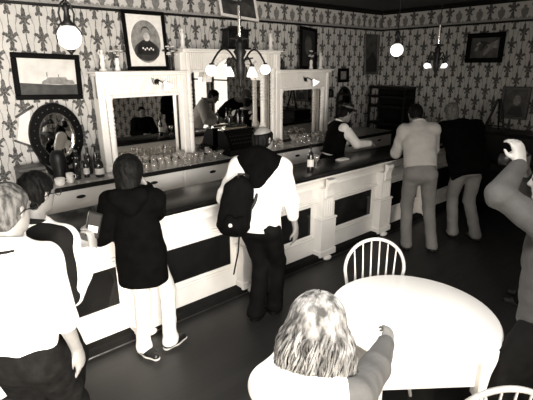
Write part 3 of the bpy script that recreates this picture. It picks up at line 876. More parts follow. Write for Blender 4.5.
# gas-style lamps on the header panels
def sconce(x, y, z, label):
    t = thing('wall_lamp', label, 'lamp', (x, y, z), 0, 'lamps on the back bar header panels')
    b = B(); tube(b, [(0, 0, .02), (-.02, -.07, .05), (-.01, -.11, .03), (.03, -.13, .01)], .007, 8); tube(b, [(0, .0, .02), (0, -.012, .02)], .03, 14)
    for k in range(4): tube(b, [(-.07+k*.022, -.03, .065-k*.008), (-.06+k*.022, -.04, -.01-k*.004)], .005, 6)
    fin('bracket', b, M['black'], t, True)
    b = B(); mt = Matrix.Rotation(math.radians(145), 4, 'X') @ Matrix.Rotation(math.radians(15), 4, 'Y')
    lathe(b, (.035, -.14, .02), [(.018, 0), (.022, .02), (.045, .055), (.066, .085)], 16, mtx=mt); fin('lamp_shade', b, M['shade'], t, True)
sconce(2.53, YF+.04, 1.985, 'flared glass lamp on the left header panel of the back bar')
sconce(5.10, YF+.04, 1.95, 'flared glass lamp on the right header panel of the back bar')

# ================================================================= PICTURES
def picture(label, c, w, h, fw, frame_m, rz=0, roll=0, lean=0, mount=None, mw=.0, cat='picture', group=None, name='framed_picture', th=.03):
    t = thing(name, label, cat, c, 0, group)
    t.rotation_euler = (math.radians(lean), math.radians(roll), math.radians(rz))
    b = B()
    for (p, q, r, s) in ((-w/2, w/2, h/2-fw, h/2), (-w/2, w/2, -h/2, -h/2+fw), (-w/2, -w/2+fw, -h/2+fw, h/2-fw), (w/2-fw, w/2, -h/2+fw, h/2-fw)):
        box(b, p, q, -th, 0, r, s, .006)
    fin('frame', b, frame_m, t)
    if mount:
        b = B(); box(b, -w/2+fw*.9, w/2-fw*.9, -.012, -.004, -h/2+fw*.9, h/2-fw*.9); fin('mount', b, mount, t)
    return t
def flat(t, poly, d, m, name='artwork', th=.0012):
    b = B(); prism(b, poly, -d-th, -d, 'xz'); return fin(name, b, m, t)
def tm(n, v, **k):
    if n not in M: M[n] = mat(n, v, .5, **k)
    return M[n]
SKY = tm('print_pale', .60, scale=7, var=.15); GR = tm('print_dark', .03, var=.5); MID = tm('print_grey', .22, var=.35, scale=20); PALE = tm('print_light', .5, var=.3, scale=18); DK = tm('print_black', .014)
DGR = tm('print_dim', .06, var=.6, scale=8)

t = picture('wide black framed photograph of a ship and shore, on the left of the back wall', (1.42, 5.35, 2.075), .70, .49, .055, M['frame_dark'], roll=2.0, lean=-2, mount=SKY)
flat(t, [(-.305, -.19), (.305, -.19), (.305, -.075), (.1, -.085), (-.305, -.065)], .0125, GR, 'shore')
b = B()
for q in ([(-.08, -.075), (.27, -.085), (.27, -.055), (.25, -.03), (-.04, -.03), (-.07, -.05)], [(-.03, -.03), (.2, -.03), (.18, .0), (-.01, -.005)], [(-.02, 0), (-.008, 0), (-.008, .05), (-.02, .05)], [(.1, 0), (.112, 0), (.112, .03), (.1, .03)]):
    prism(b, q, -.0150, -.0138, 'xz')
fin('ship', b, MID, t)

t = picture('large framed oval portrait of a bearded man in uniform on the left cornice', (2.535, 5.18, 2.475), .55, .68, .045, M['frame_dark'], lean=-5, mount=M['paper'])
flat(t, ellp(0, -.01, .19, .245), .0125, MID, 'vignette')
b = B(); prism(b, ellp(.0, -.12, .165, .115, 24), -.0152, -.0140, 'xz'); prism(b, [(-.14, -.16), (.14, -.16), (.10, -.03), (.045, .01), (-.045, .01), (-.10, -.03)], -.0152, -.0140, 'xz'); fin('uniform', b, GR, t)
b = B(); prism(b, ellp(.004, .085, .052, .078, 24), -.0165, -.0153, 'xz'); prism(b, ellp(.06, .085, .010, .020, 12), -.0165, -.0153, 'xz'); fin('face', b, MID, t)
b = B(); prism(b, ellp(.010, .045, .040, .050, 20), -.0178, -.0166, 'xz'); fin('beard', b, PALE, t)
b = B(); prism(b, [(-.052, .095), (-.050, .13), (-.03, .155), (0, .166), (.03, .158), (.052, .13), (.055, .095), (.044, .125), (.02, .145), (-.02, .145), (-.042, .125)], -.0178, -.0166, 'xz'); fin('hair', b, GR, t)
b = B()
for k in range(6): prism(b, ellp(-.05+.026*k, -.085-.016*(k % 2), .010, .012, 10), -.0165, -.0153, 'xz')
fin('medals', b, M['paper'], t)

t = picture('pale framed dark landscape hung crooked high above the middle of the back bar', (3.98, 5.22, 3.0), .66, .42, .035, M['plaster'], roll=4, lean=-18, mount=GR)
flat(t, [(-.28, -.16), (.28, -.16), (.28, -.02), (.1, .04), (-.1, -.03), (-.28, .0)], .0125, DGR, 'hills'); flat(t, ellp(-.05, .06, .12, .03), .0125, MID, 'cloud')

t = picture('tall narrow black framed picture behind the right cornice, leaning', (5.42, 5.24, 2.44), .40, .66, .05, M['frame_dark'], roll=5, lean=-6, mount=DK)
flat(t, ellp(.0, .05, .08, .15), .0125, DGR, 'figure_shape')
t = picture('small black framed notice right of the back bar', (6.49, 5.36, 2.0), .30, .25, .045, M['frame_dark'], roll=0, lean=-2, mount=M['black'])
flat(t, [(-.075, -.07), (.075, -.07), (.075, .07), (-.075, .07)], .0125, MID, 'paper_sheet')
t = picture('dim upright landscape painting by the room corner on the back wall', (7.27, 5.34, 2.37), .44, .74, .04, M['brown_wood'], roll=0, lean=-4, mount=DGR)
flat(t, [(-.17, -.32), (.17, -.32), (.17, -.1), (.05, .06), (-.08, -.05), (-.17, -.12)], .0125, DK, 'trees')
t = picture('broad black framed print of a tangled pale figure group on the right wall', (7.55, 3.31, 2.44), .60, .46, .075, M['frame_dark'], rz=-90, lean=0, mount=DGR)
b = B()
for q in ([(.03, .05), (.2, .12), (.2, .0), (.08, -.02)], [(-.02, -.11), (.02, -.12), (.09, -.04), (.13, -.03), (.10, .02), (.04, .0), (.0, -.04)], [(-.15, .0), (-.10, .03), (-.11, -.04), (-.16, -.05)], [(-.14, .06), (-.09, .1), (-.07, .07), (-.12, .03)]):
    prism(b, q, -.0142, -.013, 'xz')
fin('pale_figures', b, MID, t)
b = B(); prism(b, [(-.09, .11), (.0, .1), (.09, .06), (.02, .05), (-.04, -.04), (-.08, -.05), (-.03, .04)], -.0155, -.0143, 'xz'); fin('dark_figure', b, DK, t)
t = picture('dark portrait in a dim frame low on the right wall', (7.54, 2.72, 1.60), .42, .50, .05, M['brown_wood'], rz=-90, lean=-2, mount=DGR)
flat(t, ellp(.03, .04, .055, .08), .0125, MID, 'face'); flat(t, [(-.1, -.19), (.14, -.19), (.1, -.05), (-.04, -.05)], .0125, DK, 'dress')

# ---- oval mirror with dark frame leaning on the counter at left
t = thing('oval_mirror', 'oval mirror in a broad black frame on a stand at the left of the counter', 'mirror', (1.40, 5.30, 1.43))
t.rotation_euler = (math.radians(-4), 0, 0)
def oval_ring(b, ro, zo, ri, zi, y0, y1, n=48):
    for i in range(n):
        a, c = 2*math.pi*i/n, 2*math.pi*(i+1)/n
        q = [(ro*math.cos(a), y0, zo*math.sin(a)), (ro*math.cos(c), y0, zo*math.sin(c)), (ri*math.cos(c), y0, zi*math.sin(c)), (ri*math.cos(a), y0, zi*math.sin(a))]
        f = [b.verts.new(v) for v in q]; g = [b.verts.new((v[0]*.985, y1, v[2]*.985)) for v in q]
        b.faces.new(f); b.faces.new(g[::-1])
        for k in range(4): b.faces.new((f[k], g[k], g[(k+1) % 4], f[(k+1) % 4]))
    bmesh.ops.remove_doubles(b, verts=b.verts, dist=.0008)
b = B(); oval_ring(b, .285, .365, .185, .255, 0, -.055); fin('frame', b, M['frame_dark'], t)
b = B(); oval_ring(b, .192, .262, .178, .248, -.02, -.06); fin('inner_rim', b, M['chrome'], t)
for k in range(24):
    a = 2*math.pi*k/24; b = B(); sphere(b, (.235*math.cos(a), -.056, .31*math.sin(a)), .007, u=6, v=5); fin('stud', b, M['brass'], t, True)
b = B(); prism(b, ellp(0, 0, .18, .25, 40), -.022, -.016, 'xz'); fin('mirror', b, M['mirror'], t)
b = B(); box(b, -.14, .14, -.10, .03, -.43, -.395, .008); box(b, -.05, .05, -.05, .01, -.40, -.34, .01); tube(b, [(-.12, -.04, -.40), (-.2, -.03, -.30), (-.22, -.02, -.2)], .02, 8); tube(b, [(.12, -.04, -.40), (.2, -.03, -.30), (.22, -.02, -.2)], .02, 8)
fin('stand', b, M['black'], t, auto=True)

# ---- hoop framed mirror on the wall right of the back bar
t = thing('hoop_mirror', 'dark bentwood hoop framed mirror on the counter right of the back bar', 'mirror', (6.52, 5.33, 1.40))
b = B()
tube(b, [(-.19, 0, -.40)] + [(.19*math.cos(a), 0, .12+.26*math.sin(a)) for a in [math.pi - math.pi*k/16 for k in range(17)]] + [(.19, 0, -.40)], .022, 8)
box(b, -.21, .21, -.03, .03, -.40, -.36, .006); fin('hoop_frame', b, M['dark_wood'], t, auto=True)
b = B(); prism(b, [(-.18, -.37)]+[(.18*math.cos(a), .12+.25*math.sin(a)) for a in [math.pi-math.pi*k/16 for k in range(17)]]+[(.18, -.37)], -.004, .004, 'xz'); fin('glass', b, mat('dim_mirror', .35, .08, metal=1), t)
# ---- dark hat hung beside the right column
b = B(); lathe(b, (6.12, 5.33, 1.62), [(.06, 0), (.07, .02), (.065, .12), (.045, .15)], 14); tag(fin('wall_jug', b, M['black'], smooth=True), 'small black jug shape hung between back bar and hoop mirror', 'jug')

# ---- pale paper banner at far left
t = thing('paper_banner', 'pale rolled paper banner hanging crooked beside the oval mirror', 'banner', (1.10, 5.34, 1.55)); t.rotation_euler = (0, math.radians(10), 0)
b = B()
pts = [(-.07, -.16), (.10, -.22), (.04, .20), (-.05, .12)]
prism(b, pts, -.006, 0, 'xz'); fin('paper', b, M['paper'], t)
b = B(); tube(b, [(-.09, -.01, .10), (.08, -.01, .24)], .014, 8); fin('rod', b, M['brown_wood'], t, True); b = B(); tube(b, [(-.10, -.01, -.15), (.12, -.01, -.22)], .012, 8); fin('rod', b, M['brown_wood'], t, True)

# ================================================================= THINGS ON THE BACK COUNTER
t = thing('wooden_box', 'brown wooden box with metal latch at the left end of the counter', 'box', (1.035, 5.10, 1.0))
b = B(); box(b, -.13, .13, -.10, .10, 0, .12, .006); fin('body', b, M['brown_wood'], t)
b = B(); box(b, -.135, .135, -.105, .105, .125, .17, .008); fin('lid', b, M['brown_wood'], t)
b = B(); box(b, -.02, .02, -.112, -.10, .09, .14, .003); fin('latch', b, M['brass'], t)
def bottle_mesh(kind):
    b = B()
    prof = {0: [(.037, 0), (.038, .01), (.038, .17), (.032, .20), (.015, .235), (.013, .30), (.016, .302), (.016, .312)],
            1: [(.042, 0), (.044, .01), (.044, .12), (.034, .155), (.014, .18), (.013, .225), (.017, .228), (.017, .24)],
            2: [(.030, 0), (.031, .01), (.029, .19), (.014, .25), (.012, .32), (.015, .322), (.015, .33)]}[kind]
    lathe(b, (0, 0, 0), prof, 18); me = bpy.data.meshes.new('bottle'); bmesh.ops.recalc_face_normals(b, faces=b.faces); b.to_mesh(me); b.free(); me.materials.append(M['bottle'])
    for p in me.polygons: p.use_smooth = True
    r, z0, z1 = {0: (.0385, .05, .135), 1: (.0445, .03, .09), 2: (.0312, .06, .13)}[kind]
    b = B(); lathe(b, (0, 0, 0), [(r, z0), (r+.0006, z0+.001), (r+.0006, z1-.001), (r, z1)], 18); ml = bpy.data.meshes.new('label'); b.to_mesh(ml); b.free(); ml.materials.append(M['label'])
    z0, z1, rr = {0: (.302, .332, .0145), 1: (.228, .262, .0155), 2: (.322, .352, .0135)}[kind]
    b = B(); lathe(b, (0, 0, 0), [(rr, z0), (rr, z1)], 12); mc = bpy.data.meshes.new('cork'); b.to_mesh(mc); b.free(); mc.materials.append(M['brown_wood'])
    return me, ml, mc
BM = [bottle_mesh(k) for k in range(3)]
def bottle(kind, x, y, z, label, group, lab=True, s=1.0, rz=0):
    o = bpy.data.objects.new('bottle', None); COL.objects.link(o); o.location = (x, y, z); o.scale = (s, s, s); o.rotation_euler = (0, 0, rz); o.empty_display_size = .1
    tag(o, label, 'bottle', group)
    for nm, me in zip(('glass', 'paper_label', 'cork'), BM[kind]):
        if nm == 'paper_label' and not lab: continue
        c = bpy.data.objects.new(nm, me); COL.objects.link(c); c.parent = o
for kind, x, y, lab, s, lb in (
    (1, 1.665, 4.80, True, 1.12, 'squat dark bottle with a white label at the right of the bottle row'),
    (0, 1.545, 4.87, True, .80, 'dark bottle with a small pale label second from the right in the row'),
    (0, 1.63, 5.02, False, .95, 'tall plain dark bottle behind the white labelled one'),
    (0, 1.44, 4.86, False, .98, 'broad plain dark bottle with a pale neck at the middle of the row'),
    (2, 1.52, 5.06, False, .80, 'slim dark bottle at the back of the row'),
    (1, 1.37, 5.05, False, .95, 'squat plain dark bottle behind the white cups'),
    (2, 1.72, 5.04, False, .95, 'slim dark bottle against the back bar post')):
    bottle(kind, x, y, 1.0, lb, 'dark bottles left of the back bar', lab, s)
b = B(); lathe(b, (1.275, 4.90, 1.0), [(.075, 0), (.08, .03), (.06, .1), (.085, .22), (.07, .30), (.05, .33)], 18); tag(fin('urn', b, M['black'], smooth=True), 'black urn standing beneath the oval mirror', 'urn')
def cup(x, y, h, r, lb):
    t = thing('cup', lb, 'cup', (x, y, 1.0), 0, 'white china cups by the bottles')
    b = B(); lathe(b, (0, 0, 0), [(r*.8, 0), (r, .01), (r*1.02, h), (r*.9, h-.002), (r*.86, .012), (.002, .012)], 18); fin('bowl', b, M['china'], t, True)
    b = B(); tube(b, [(r, 0, h*.8), (r+.022, 0, h*.75), (r+.025, 0, h*.45), (r, 0, h*.25)], .005, 6); fin('handle', b, M['china'], t, True)
cup(1.215, 4.72, .075, .05, 'wide white china cup at the front left of the bottles')
cup(1.33, 4.76, .105, .036, 'tall narrow white china mug beside the wide cup')

# cash register in front of the middle mirror
t = thing('cash_register', 'large black cash register with bright top rail before the middle mirror', 'cash register', (3.66, 4.86, 1.0))
b = B(); box(b, -.27, .27, -.16, .16, 0, .09, .01); prism(b, [(-.15, .09), (.15, .09), (.15, .32), (.02, .34), (-.06, .26), (-.13, .13)], -.24, .24, 'yz'); fin('body', b, M['frame_dark'], t, auto=True)
b = B(); box(b, -.26, .26, -.165, -.155, .02, .075, .002); tube(b, [(-.05, -.17, .05), (.05, -.17, .05)], .008, 8); fin('drawer', b, M['iron'], t)
b = B()
for k in range(9):
    for r in range(3): tube(b, [(-.18+k*.045, -.11+r*.03, .155+r*.045), (-.18+k*.045, -.125+r*.03, .165+r*.045)], .009, 8)
fin('keys', b, M['iron'], t, True)
b = B(); box(b, -.25, .25, .0, .14, .325, .345, .006); box(b, -.20, .20, .04, .11, .345, .38, .01); fin('top_rail', b, M['chrome'], t)
for kx, x, lb in ((0, 3.57, 'dark bottle on the left of the register top'), (2, 3.72, 'slim dark bottle in the middle of the register top'), (0, 3.80, 'dark bottle on the right of the register top')):
    bottle(kx, x, 4.93, 1.38, lb, 'bottles on the cash register', False, .62)

# glasses
def glass_meshes():
    out = []
    for prof in ([(.028, 0), (.032, .004), (.035, .10), (.033, .10), (.029, .008), (.002, .008)],
                 [(.032, 0), (.030, .004), (.005, .008), (.004, .06), (.02, .075), (.036, .11), (.034, .14), (.032, .14), (.033, .11), (.002, .074)],
                 [(.034, 0), (.032, .004), (.005, .009), (.004, .07), (.03, .085), (.048, .10), (.046, .10), (.02, .085), (.002, .083)]):
        b = B(); lathe(b, (0, 0, 0), prof, 14); me = bpy.data.meshes.new('glass'); bmesh.ops.recalc_face_normals(b, faces=b.faces); b.to_mesh(me); b.free(); me.materials.append(M['glass'])
        for p in me.polygons: p.use_smooth = True
        out.append(me)
    return out
GM = glass_meshes()
rg = random.Random(4)
ORD = 'first second third fourth fifth sixth seventh eighth ninth tenth eleventh twelfth thirteenth fourteenth fifteenth sixteenth'.split()
count = {}
def glassware(x, y, z, k, lb, group):
    o = bpy.data.objects.new(('tumbler', 'wine_glass', 'coupe_glass')[k], GM[k]); COL.objects.link(o); o.location = (x, y, z); s = rg.uniform(.9, 1.1); o.scale = (s, s, s)
    tag(o, lb, 'glass', group)
for (xa, xb, dx, where, key) in ((1.98, 3.33, .098, 'before the left mirror', 'glasses before the left mirror'), (4.02, 4.44, .1, 'right of the cash register', 'glasses beside the register'), (4.62, 5.62, .105, 'before the right mirror', 'glasses before the right mirror')):
    for r, y in enumerate((4.70, 4.79, 4.88)):
        x = xa + (r % 2)*.045
        while x < xb:
            if not (r == 2 and (abs(x-3.66) < .36 or 2.85 < x < 3.06 or x < 2.02 or abs(x-4.5) < .2 or abs(x-5.53) < .12 or abs(x-4.2) < .08)) and rg.random() < .85 and not (3.33 < x < 4.0):
                k = rg.choice((0, 0, 1, 1, 2))
                if r == 2: k = 1
                kn = ('tumbler', 'stemmed glass', 'coupe glass')[k]; row = ('front row', 'middle row', 'back row')[r]; q = count[(kn, row, where)] = count.get((kn, row, where), -1)+1
                glassware(x+rg.uniform(-.012, .012), y+rg.uniform(-.012, .012), 1.0, k, 'clear %s, %s from left in the %s %s' % (kn, ORD[q], row, where), key)
            x += dx

# wine bottle and napkin on the bar
bottle(0, 3.50, 3.30, 1.046, 'dark wine bottle with white label standing on the bar top', None, True, .98, 2.2)
b = B(); box(b, 4.13, 4.30, 3.38, 3.47, 1.046, 1.058, .003); box(b, 4.15, 4.29, 3.385, 3.46, 1.058, 1.066, .003); tag(fin('folded_napkin', b, M['paper']), 'folded pale napkin on the bar top near the bartender', 'napkin')
glassware(3.66, 3.36, 1.046, 1, 'single clear wine glass beside the wine bottle on the bar', None)

# ================================================================= HANGING LAMPS
def pendant(x, y, z, label):
    t = thing('pendant_lamp', label, 'lamp', (x, y, ZC), 0, 'white globe pendant lamps')
    dz = z-ZC
    b = B(); tube(b, [(0, 0, 0), (0, 0, dz+.17)], .006, 8); lathe(b, (0, 0, -.03), [(.05, .03), (.045, .01), (.012, 0)], 16); fin('rod', b, M['black'], t, auto=True)
    b = B(); lathe(b, (0, 0, dz), [(.034, .066), (.042, .075), (.022, .10), (.014, .15), (.022, .17), (.012, .2)], 16)
    for s in (-1, 1): tube(b, [(s*.036, 0, .07+dz), (s*.046, 0, .14+dz), (s*.03, 0, .19+dz), (0, 0, .22+dz)], .006, 6)
    for s in (-1, 1): tube(b, [(s*.070, 0, dz-.03), (s*.078, 0, dz+.03), (s*.036, 0, dz+.09)], .004, 6)
    lathe(b, (0, 0, dz-.105), [(.005, 0), (.012, .012), (.03, .03)], 12)
    fin('fitting', b, M['black'], t, True)
    b = B(); sphere(b, (0, 0, dz), .072, u=24, v=16); fin('globe', b, M['globe'], t, True)
pendant(.955, 3.0, 2.365, 'white globe pendant hanging above the left end of the bar')
pendant(4.57, 3.0, 2.35, 'smaller looking white globe pendant hanging near the room corner')
def chandelier(x, y, z, a0, label, big=.33, small=.09, gr=.046):
    t = thing('chandelier', label, 'chandelier', (x, y, ZC), math.radians(a0), 'dark armed chandeliers')
    dz = z-ZC
    b = B(); lathe(b, (0, 0, -.03), [(.05, .03), (.04, .0), (.012, -.01)], 16); tube(b, [(0, 0, 0), (0, 0, dz+.45)], .006, 8); fin('rod', b, M['black'], t, auto=True)
    b = B(); tube(b, [(0, 0, dz+.45), (0, 0, dz+.20)], .014, 10); fin('sleeve', b, M['chrome'], t, auto=True)
    b = B(); lathe(b, (0, 0, dz-.20), [(.006, 0), (.02, .03), (.012, .06), (.035, .11), (.045, .19), (.03, .25), (.055, .30), (.03, .33), (.04, .36), (.012, .40)], 16); lathe(b, (0, 0, dz+.20), [(.07, 0), (.075, .006), (.02, .02)], 16); fin('body', b, M['black'], t, True)
    for k in range(4):
        L = big if k % 2 == 0 else small+.04; a = math.pi/2*k; c, s = math.cos(a), math.sin(a)
        b = B(); pts = []
        for q in range(13):
            u = q/12; r = .03+(L-.03)*u; zz = dz+.0+.13*math.sin(u*math.pi*.95)*(1 if k % 2 == 0 else .5)-.02*u
            pts.append((r*c, r*s, zz))
        tube(b, pts, .008, 8); m_ = [(r_*c, r_*s, dz+.02+.03*math.sin(9*r_)) for r_ in [.04+.02*q for q in range(6)]]; tube(b, m_, .006, 6)
        arm = fin('arm', b, M['black'], t, True)
        b = B(); e = pts[-1]
        if k % 2 == 0: sphere(b, (e[0], e[1], e[2]-.045), gr, (1, 1, .95)); 
        else: q_ = gr/.046; lathe(b, (e[0], e[1], e[2]-.09*q_), [(.045*q_, 0), (.04*q_, .03*q_), (.02*q_, .07*q_), (.012*q_, .09*q_)], 14)
        fin('lamp_shade', b, M['globe'] if k % 2 == 0 else M['shade'], arm, True)
        b = B(); tube(b, [(e[0], e[1], e[2]+.01), (e[0], e[1], e[2]-.01)], .018, 10); fin('socket', b, M['black'], arm, True)
chandelier(2.30, 3.0, 2.20, 10, 'dark four armed chandelier with white globes hanging before the middle mirror')
chandelier(5.49, 3.0, 2.22, 10, 'dark chandelier with small lit globes hanging near the right wall', .34, .05, .034)

t = thing('fill_light_housing', 'square ceiling lamp over the foreground table, above the picture', 'lamp', (1.15, .95, ZC))  # invented housing for the added fill light over the table
b = B(); box(b, -.26, .26, -.26, .26, -.10, 0, .01); bmesh.ops.delete(b, geom=[q for q in b.faces if q.calc_center_median().z < -.095 and abs(q.normal.z) > .9], context='FACES'); fin('housing', b, M['black'], t)

# ================================================================= FURNITURE RIGHT BACK
t = thing('shelf_rack', 'tall dark open wooden shelf against the right wall by the corner', 'shelf', (7.36, 4.86, 0))
for s in (-1, 1):
    for d in (-1, 1):
        b = B(); tube(b, [(d*.16, s*.38, 0), (d*.16, s*.38, 1.78)], .022, 8); fin('upright', b, M['dark_wood'], t, True)
for z in (.25, .75, 1.10, 1.42, 1.60, 1.77):
    b = B(); box(b, -.19, .19, -.40, .40, z-.022, z+.022, .006); fin('shelf', b, M['dark_wood'], t)
b = B(); box(b, .17, .18, -.38, .38, .25, 1.76); fin('dim_backing', b, M['black_matte'], t)  # dark sheet added so the gaps between shelves look dim

t = thing('upright_piano', 'black upright piano standing along the right wall behind the dark jacket man', 'piano', (7.06, 2.33, 0))
b = B(); box(b, -.10, .40, -.72, .72, .06, 1.17, .015); box(b, -.12, .42, -.74, .74, 1.17, 1.20, .008); fin('case', b, M['black'], t)
b = B(); box(b, -.34, -.10, -.70, .70, .64, .76, .015); fin('key_bed', b, M['black'], t)
b = B(); box(b, -.33, -.16, -.62, .62, .76, .768); fin('keyboard', b, M['dark_wood'], t)
for s in (-1, 1):
    b = B(); tube(b, [(-.30, s*.64, 0), (-.30, s*.64, .64)], [.03, .045], 10); fin('leg', b, M['black'], t, True)
t = thing('table_easel', 'small black A shaped easel standing on the piano', 'easel', (7.10, 2.80, 1.203), math.radians(-90))
b = B(); tube(b, [(-.15, 0, 0), (-.02, .03, .46)], .02, 8); tube(b, [(.15, 0, 0), (.02, .03, .46)], .02, 8); tube(b, [(0, .16, 0), (0, .04, .45)], .014, 8); box(b, -.03, .03, .01, .05, .44, .48, .004); box(b, -.13, .13, -.02, .01, .06, .08, .003)
fin('easel_frame', b, M['black'])
bpy.data.objects['easel_frame'].parent = t

# ================================================================= TABLE AND CHAIRS
TC = (2.165, 1.165)
ta = math.radians(-38)
t = thing('round_table', 'white painted round table with square apron in the foreground', 'table', (TC[0], TC[1], 0), ta)
b = B(); lathe(b, (0, 0, .735), [(.475, 0), (.492, .005), (.495, .014), (.490, .024), (.484, .027)], 72); fin('tabletop', b, M['table'], t, auto=True)
b = B()
A = .31
for (p, q, r, s) in ((-A, A, -A, -A+.022), (-A, A, A-.022, A), (-A, -A+.022, -A, A), (A-.022, A, -A, A)): box(b, p, q, r, s, .465, .735, .004)
fin('apron', b, M['table'], t)
for i in (-1, 1):
    for j in (-1, 1):
        b = B(); box(b, i*A-.042, i*A+.042, j*A-.042, j*A+.042, .40, .732, .005); lathe(b, (i*A, j*A, 0), [(.020, 0), (.026, .03), (.022, .06), (.036, .28), (.028, .31), (.040, .34), (.034, .38), (.040, .40)], 16)
        fin('leg', b, M['table'], t, auto=True)

def windsor(loc, rz, label, m):
    t = thing('windsor_chair', label, 'chair', (loc[0], loc[1], 0), rz, None)
    # local: sitter faces +x, back at x = -.2
    b = B(); prof = [(.215*math.cos(a)*(1.0 if math.cos(a) > 0 else .92), .215*math.sin(a)*1.02) for a in [2*math.pi*k/36 for k in range(36)]]
    prism(b, prof, .425, .46, 'xy'); bmesh.ops.bevel(b, geom=[e for e in b.edges], offset=.006, segments=1, affect='EDGES'); fin('seat', b, m, t, auto=True)
    def bp(u, z): return (-.17-.05*(z-.45)/.5-.0*u, u, z)
    hoop = []
    for k in range(31):
        a = math.pi*k/30; w = .215; zb = .46
        u = w*math.cos(a)*(1 + .04*math.sin(a)); z = .76+.235*math.sin(a)
        hoop.append(bp(u, z))
    pts = [bp(.165, .45)] + [bp(.19, .6)] + hoop + [bp(-.19, .6)] + [bp(-.165, .45)]
    b = B(); tube(b, pts, .0125, 10); fin('back_hoop', b, m, t, True)
    for k in range(6):
        u = -.125+.05*k; ut = u*1.22
        zt = .76+.235*math.sqrt(max(0, 1-(ut/.22)**2))
        b = B(); tube(b, [bp(u, .455), bp(u+(ut-u)*.3, .60), bp(u+(ut-u)*.45, .68), bp(u+(ut-u)*.6, .76), bp(ut, zt)], [.0055, .0075, .010, .0065, .005], 8); fin('spindle', b, m, t, True)
    for i in (-1, 1):
        for j in (-1, 1):
            b = B(); tube(b, [(i*.13, j*.12, .43), (i*.16, j*.15, .28), (i*.175, j*.165, .2), (i*.21, j*.20, 0)], [.015, .022, .014, .012], 10); fin('leg', b, m, t, True)
    b = B(); tube(b, [(.16, -.155, .22), (.16, .155, .22)], .01, 8) ; tube(b, [(-.165, -.155, .22), (-.165, .155, .22)], .01, 8); tube(b, [(-.165, 0, .22), (.16, 0, .22)], .01, 8); fin('stretcher', b, m, t, True)
    return t
chair_m = mat('pale_chair_wood', .55, .35, var=.12, scale=8); chair_g = mat('grey_chair_wood', .34, .35, var=.2, scale=8)
def face(p, q): return math.atan2(q[1]-p[1], q[0]-p[0])
p = (2.335, 1.50); windsor(p, math.radians(230), 'pale hoop backed spindle chair on the far side of the white table', chair_m)
p = (1.76, .60); windsor(p, math.radians(50), 'greyish hoop backed spindle chair at the bottom right of the white table', chair_g)
t = thing('stool', 'backless wooden stool under the seated blonde woman', 'stool', (1.02, .88, 0))
b = B(); lathe(b, (0, 0, .42), [(.16, 0), (.17, .01), (.17, .03), (.16, .04)], 24); fin('seat', b, chair_g, t, auto=True)
for k in range(4):
    a = math.pi/4+k*math.pi/2; b = B(); tube(b, [(.1*math.cos(a), .1*math.sin(a), .42), (.16*math.cos(a), .16*math.sin(a), 0)], .016, 8); fin('leg', b, chair_g, t, True)

# ================================================================= PEOPLE
V3 = lambda *a: np.array(a, float)
def person(label, group=None, loc=(0, 0, 0)):
    # parts are modelled in world coordinates, the root sits on the floor at the world origin offset
    t = empty('person', (0, 0, 0)); return tag(t, label, 'person', group)
def seat_root(t, x, y):
    """move the root to the figure's base while the parts stay where they are"""
    t.location = (x, y, 0)
    for c in list(t.children): c.matrix_parent_inverse = Matrix.Translation((-x, -y, 0))

# --- 1: man in white shirt, left foreground
t = person('grey haired man in white shirt and dark jeans cut off at the left edge')
f = Fig(1.76, {1: (.33, 1.97, 50), -1: (.17, 2.12, 50)}, (.262, 2.02, .93), (.27, 2.02, 1.475), 47, 47, (.305, 2.05, 1.605), (.80, .58, -.14),
        {1: (.465, 1.955, .89), -1: (.24, 2.34, 1.08)}, {1: (-.1, -.4, 0), -1: (-.6, -.2, 0)}, hand={1: (.12, .05, -1), -1: (0, 0, -1)}, wide=.88)
f.body(t, M['skin_pale'], {1: f.rs*1.0, -1: -f.rs}, curl=.35, h=.0075)
f.hair(t, M['hair_grey'], 'short', .005, 3); f.glasses(t)
f.top(t, 'shirt', M['shirt_white'], t=.018, hem=.05, sleeve=.5, fold=.006, h=.008, seed=5, loose=.006)
f.collar(t, M['shirt_white'], r=.070, th=.014, rise=.005)
F_ = B(); tube(F_, [Vector(f.neck+f.rs*.09*math.cos(a)-f.fs*.078*math.sin(a)-f.up*.012) for a in [math.pi*k/12 for k in range(13)]], .012, 8); fin('neck_strap', F_, M['black_matte'], t, True)
f.trousers(t, M['jeans'], top=.085, seed=8, h=.008); f.belt(t, M['black'], top=.09); f.shoes(t); seat_root(t, .36, 2.05)
b = B(); 
pk = f.pel-f.fh*.115+f.rh*.075; 

# --- 2: man with phone
t = person('dark haired man in white jacket with black band, photographing with a phone')
f = Fig(1.70, {1: (.47, 2.44, 40), -1: (.33, 2.58, 40)}, (.40, 2.46, .90), (.455, 2.41, 1.42), 38, 42, (.505, 2.425, 1.56), (.86, .48, -.18),
        {1: (.690, 2.245, 1.245), -1: (.74, 2.50, 1.2)}, {1: (-.1, -.6, -1), -1: (.2, .3, -1)}, hand={1: (.10, .0, 1), -1: (0, -.2, 1)})
f.body(t, M['skin'], {1: V3(.75, -.65, 0), -1: V3(-.4, .9, 0)}, curl={1: .8, -1: .8}, h=.0075)
f.hair(t, M['hair_black'], 'short', .005, 4); f.glasses(t)
f.top(t, 'jacket', M['shirt_white'], t=.026, hem=-.02, sleeve=.93, fold=.006, h=.008, seed=15, loose=.018)
f.collar(t, M['black_matte'], r=.072, th=.016, rise=-.005)
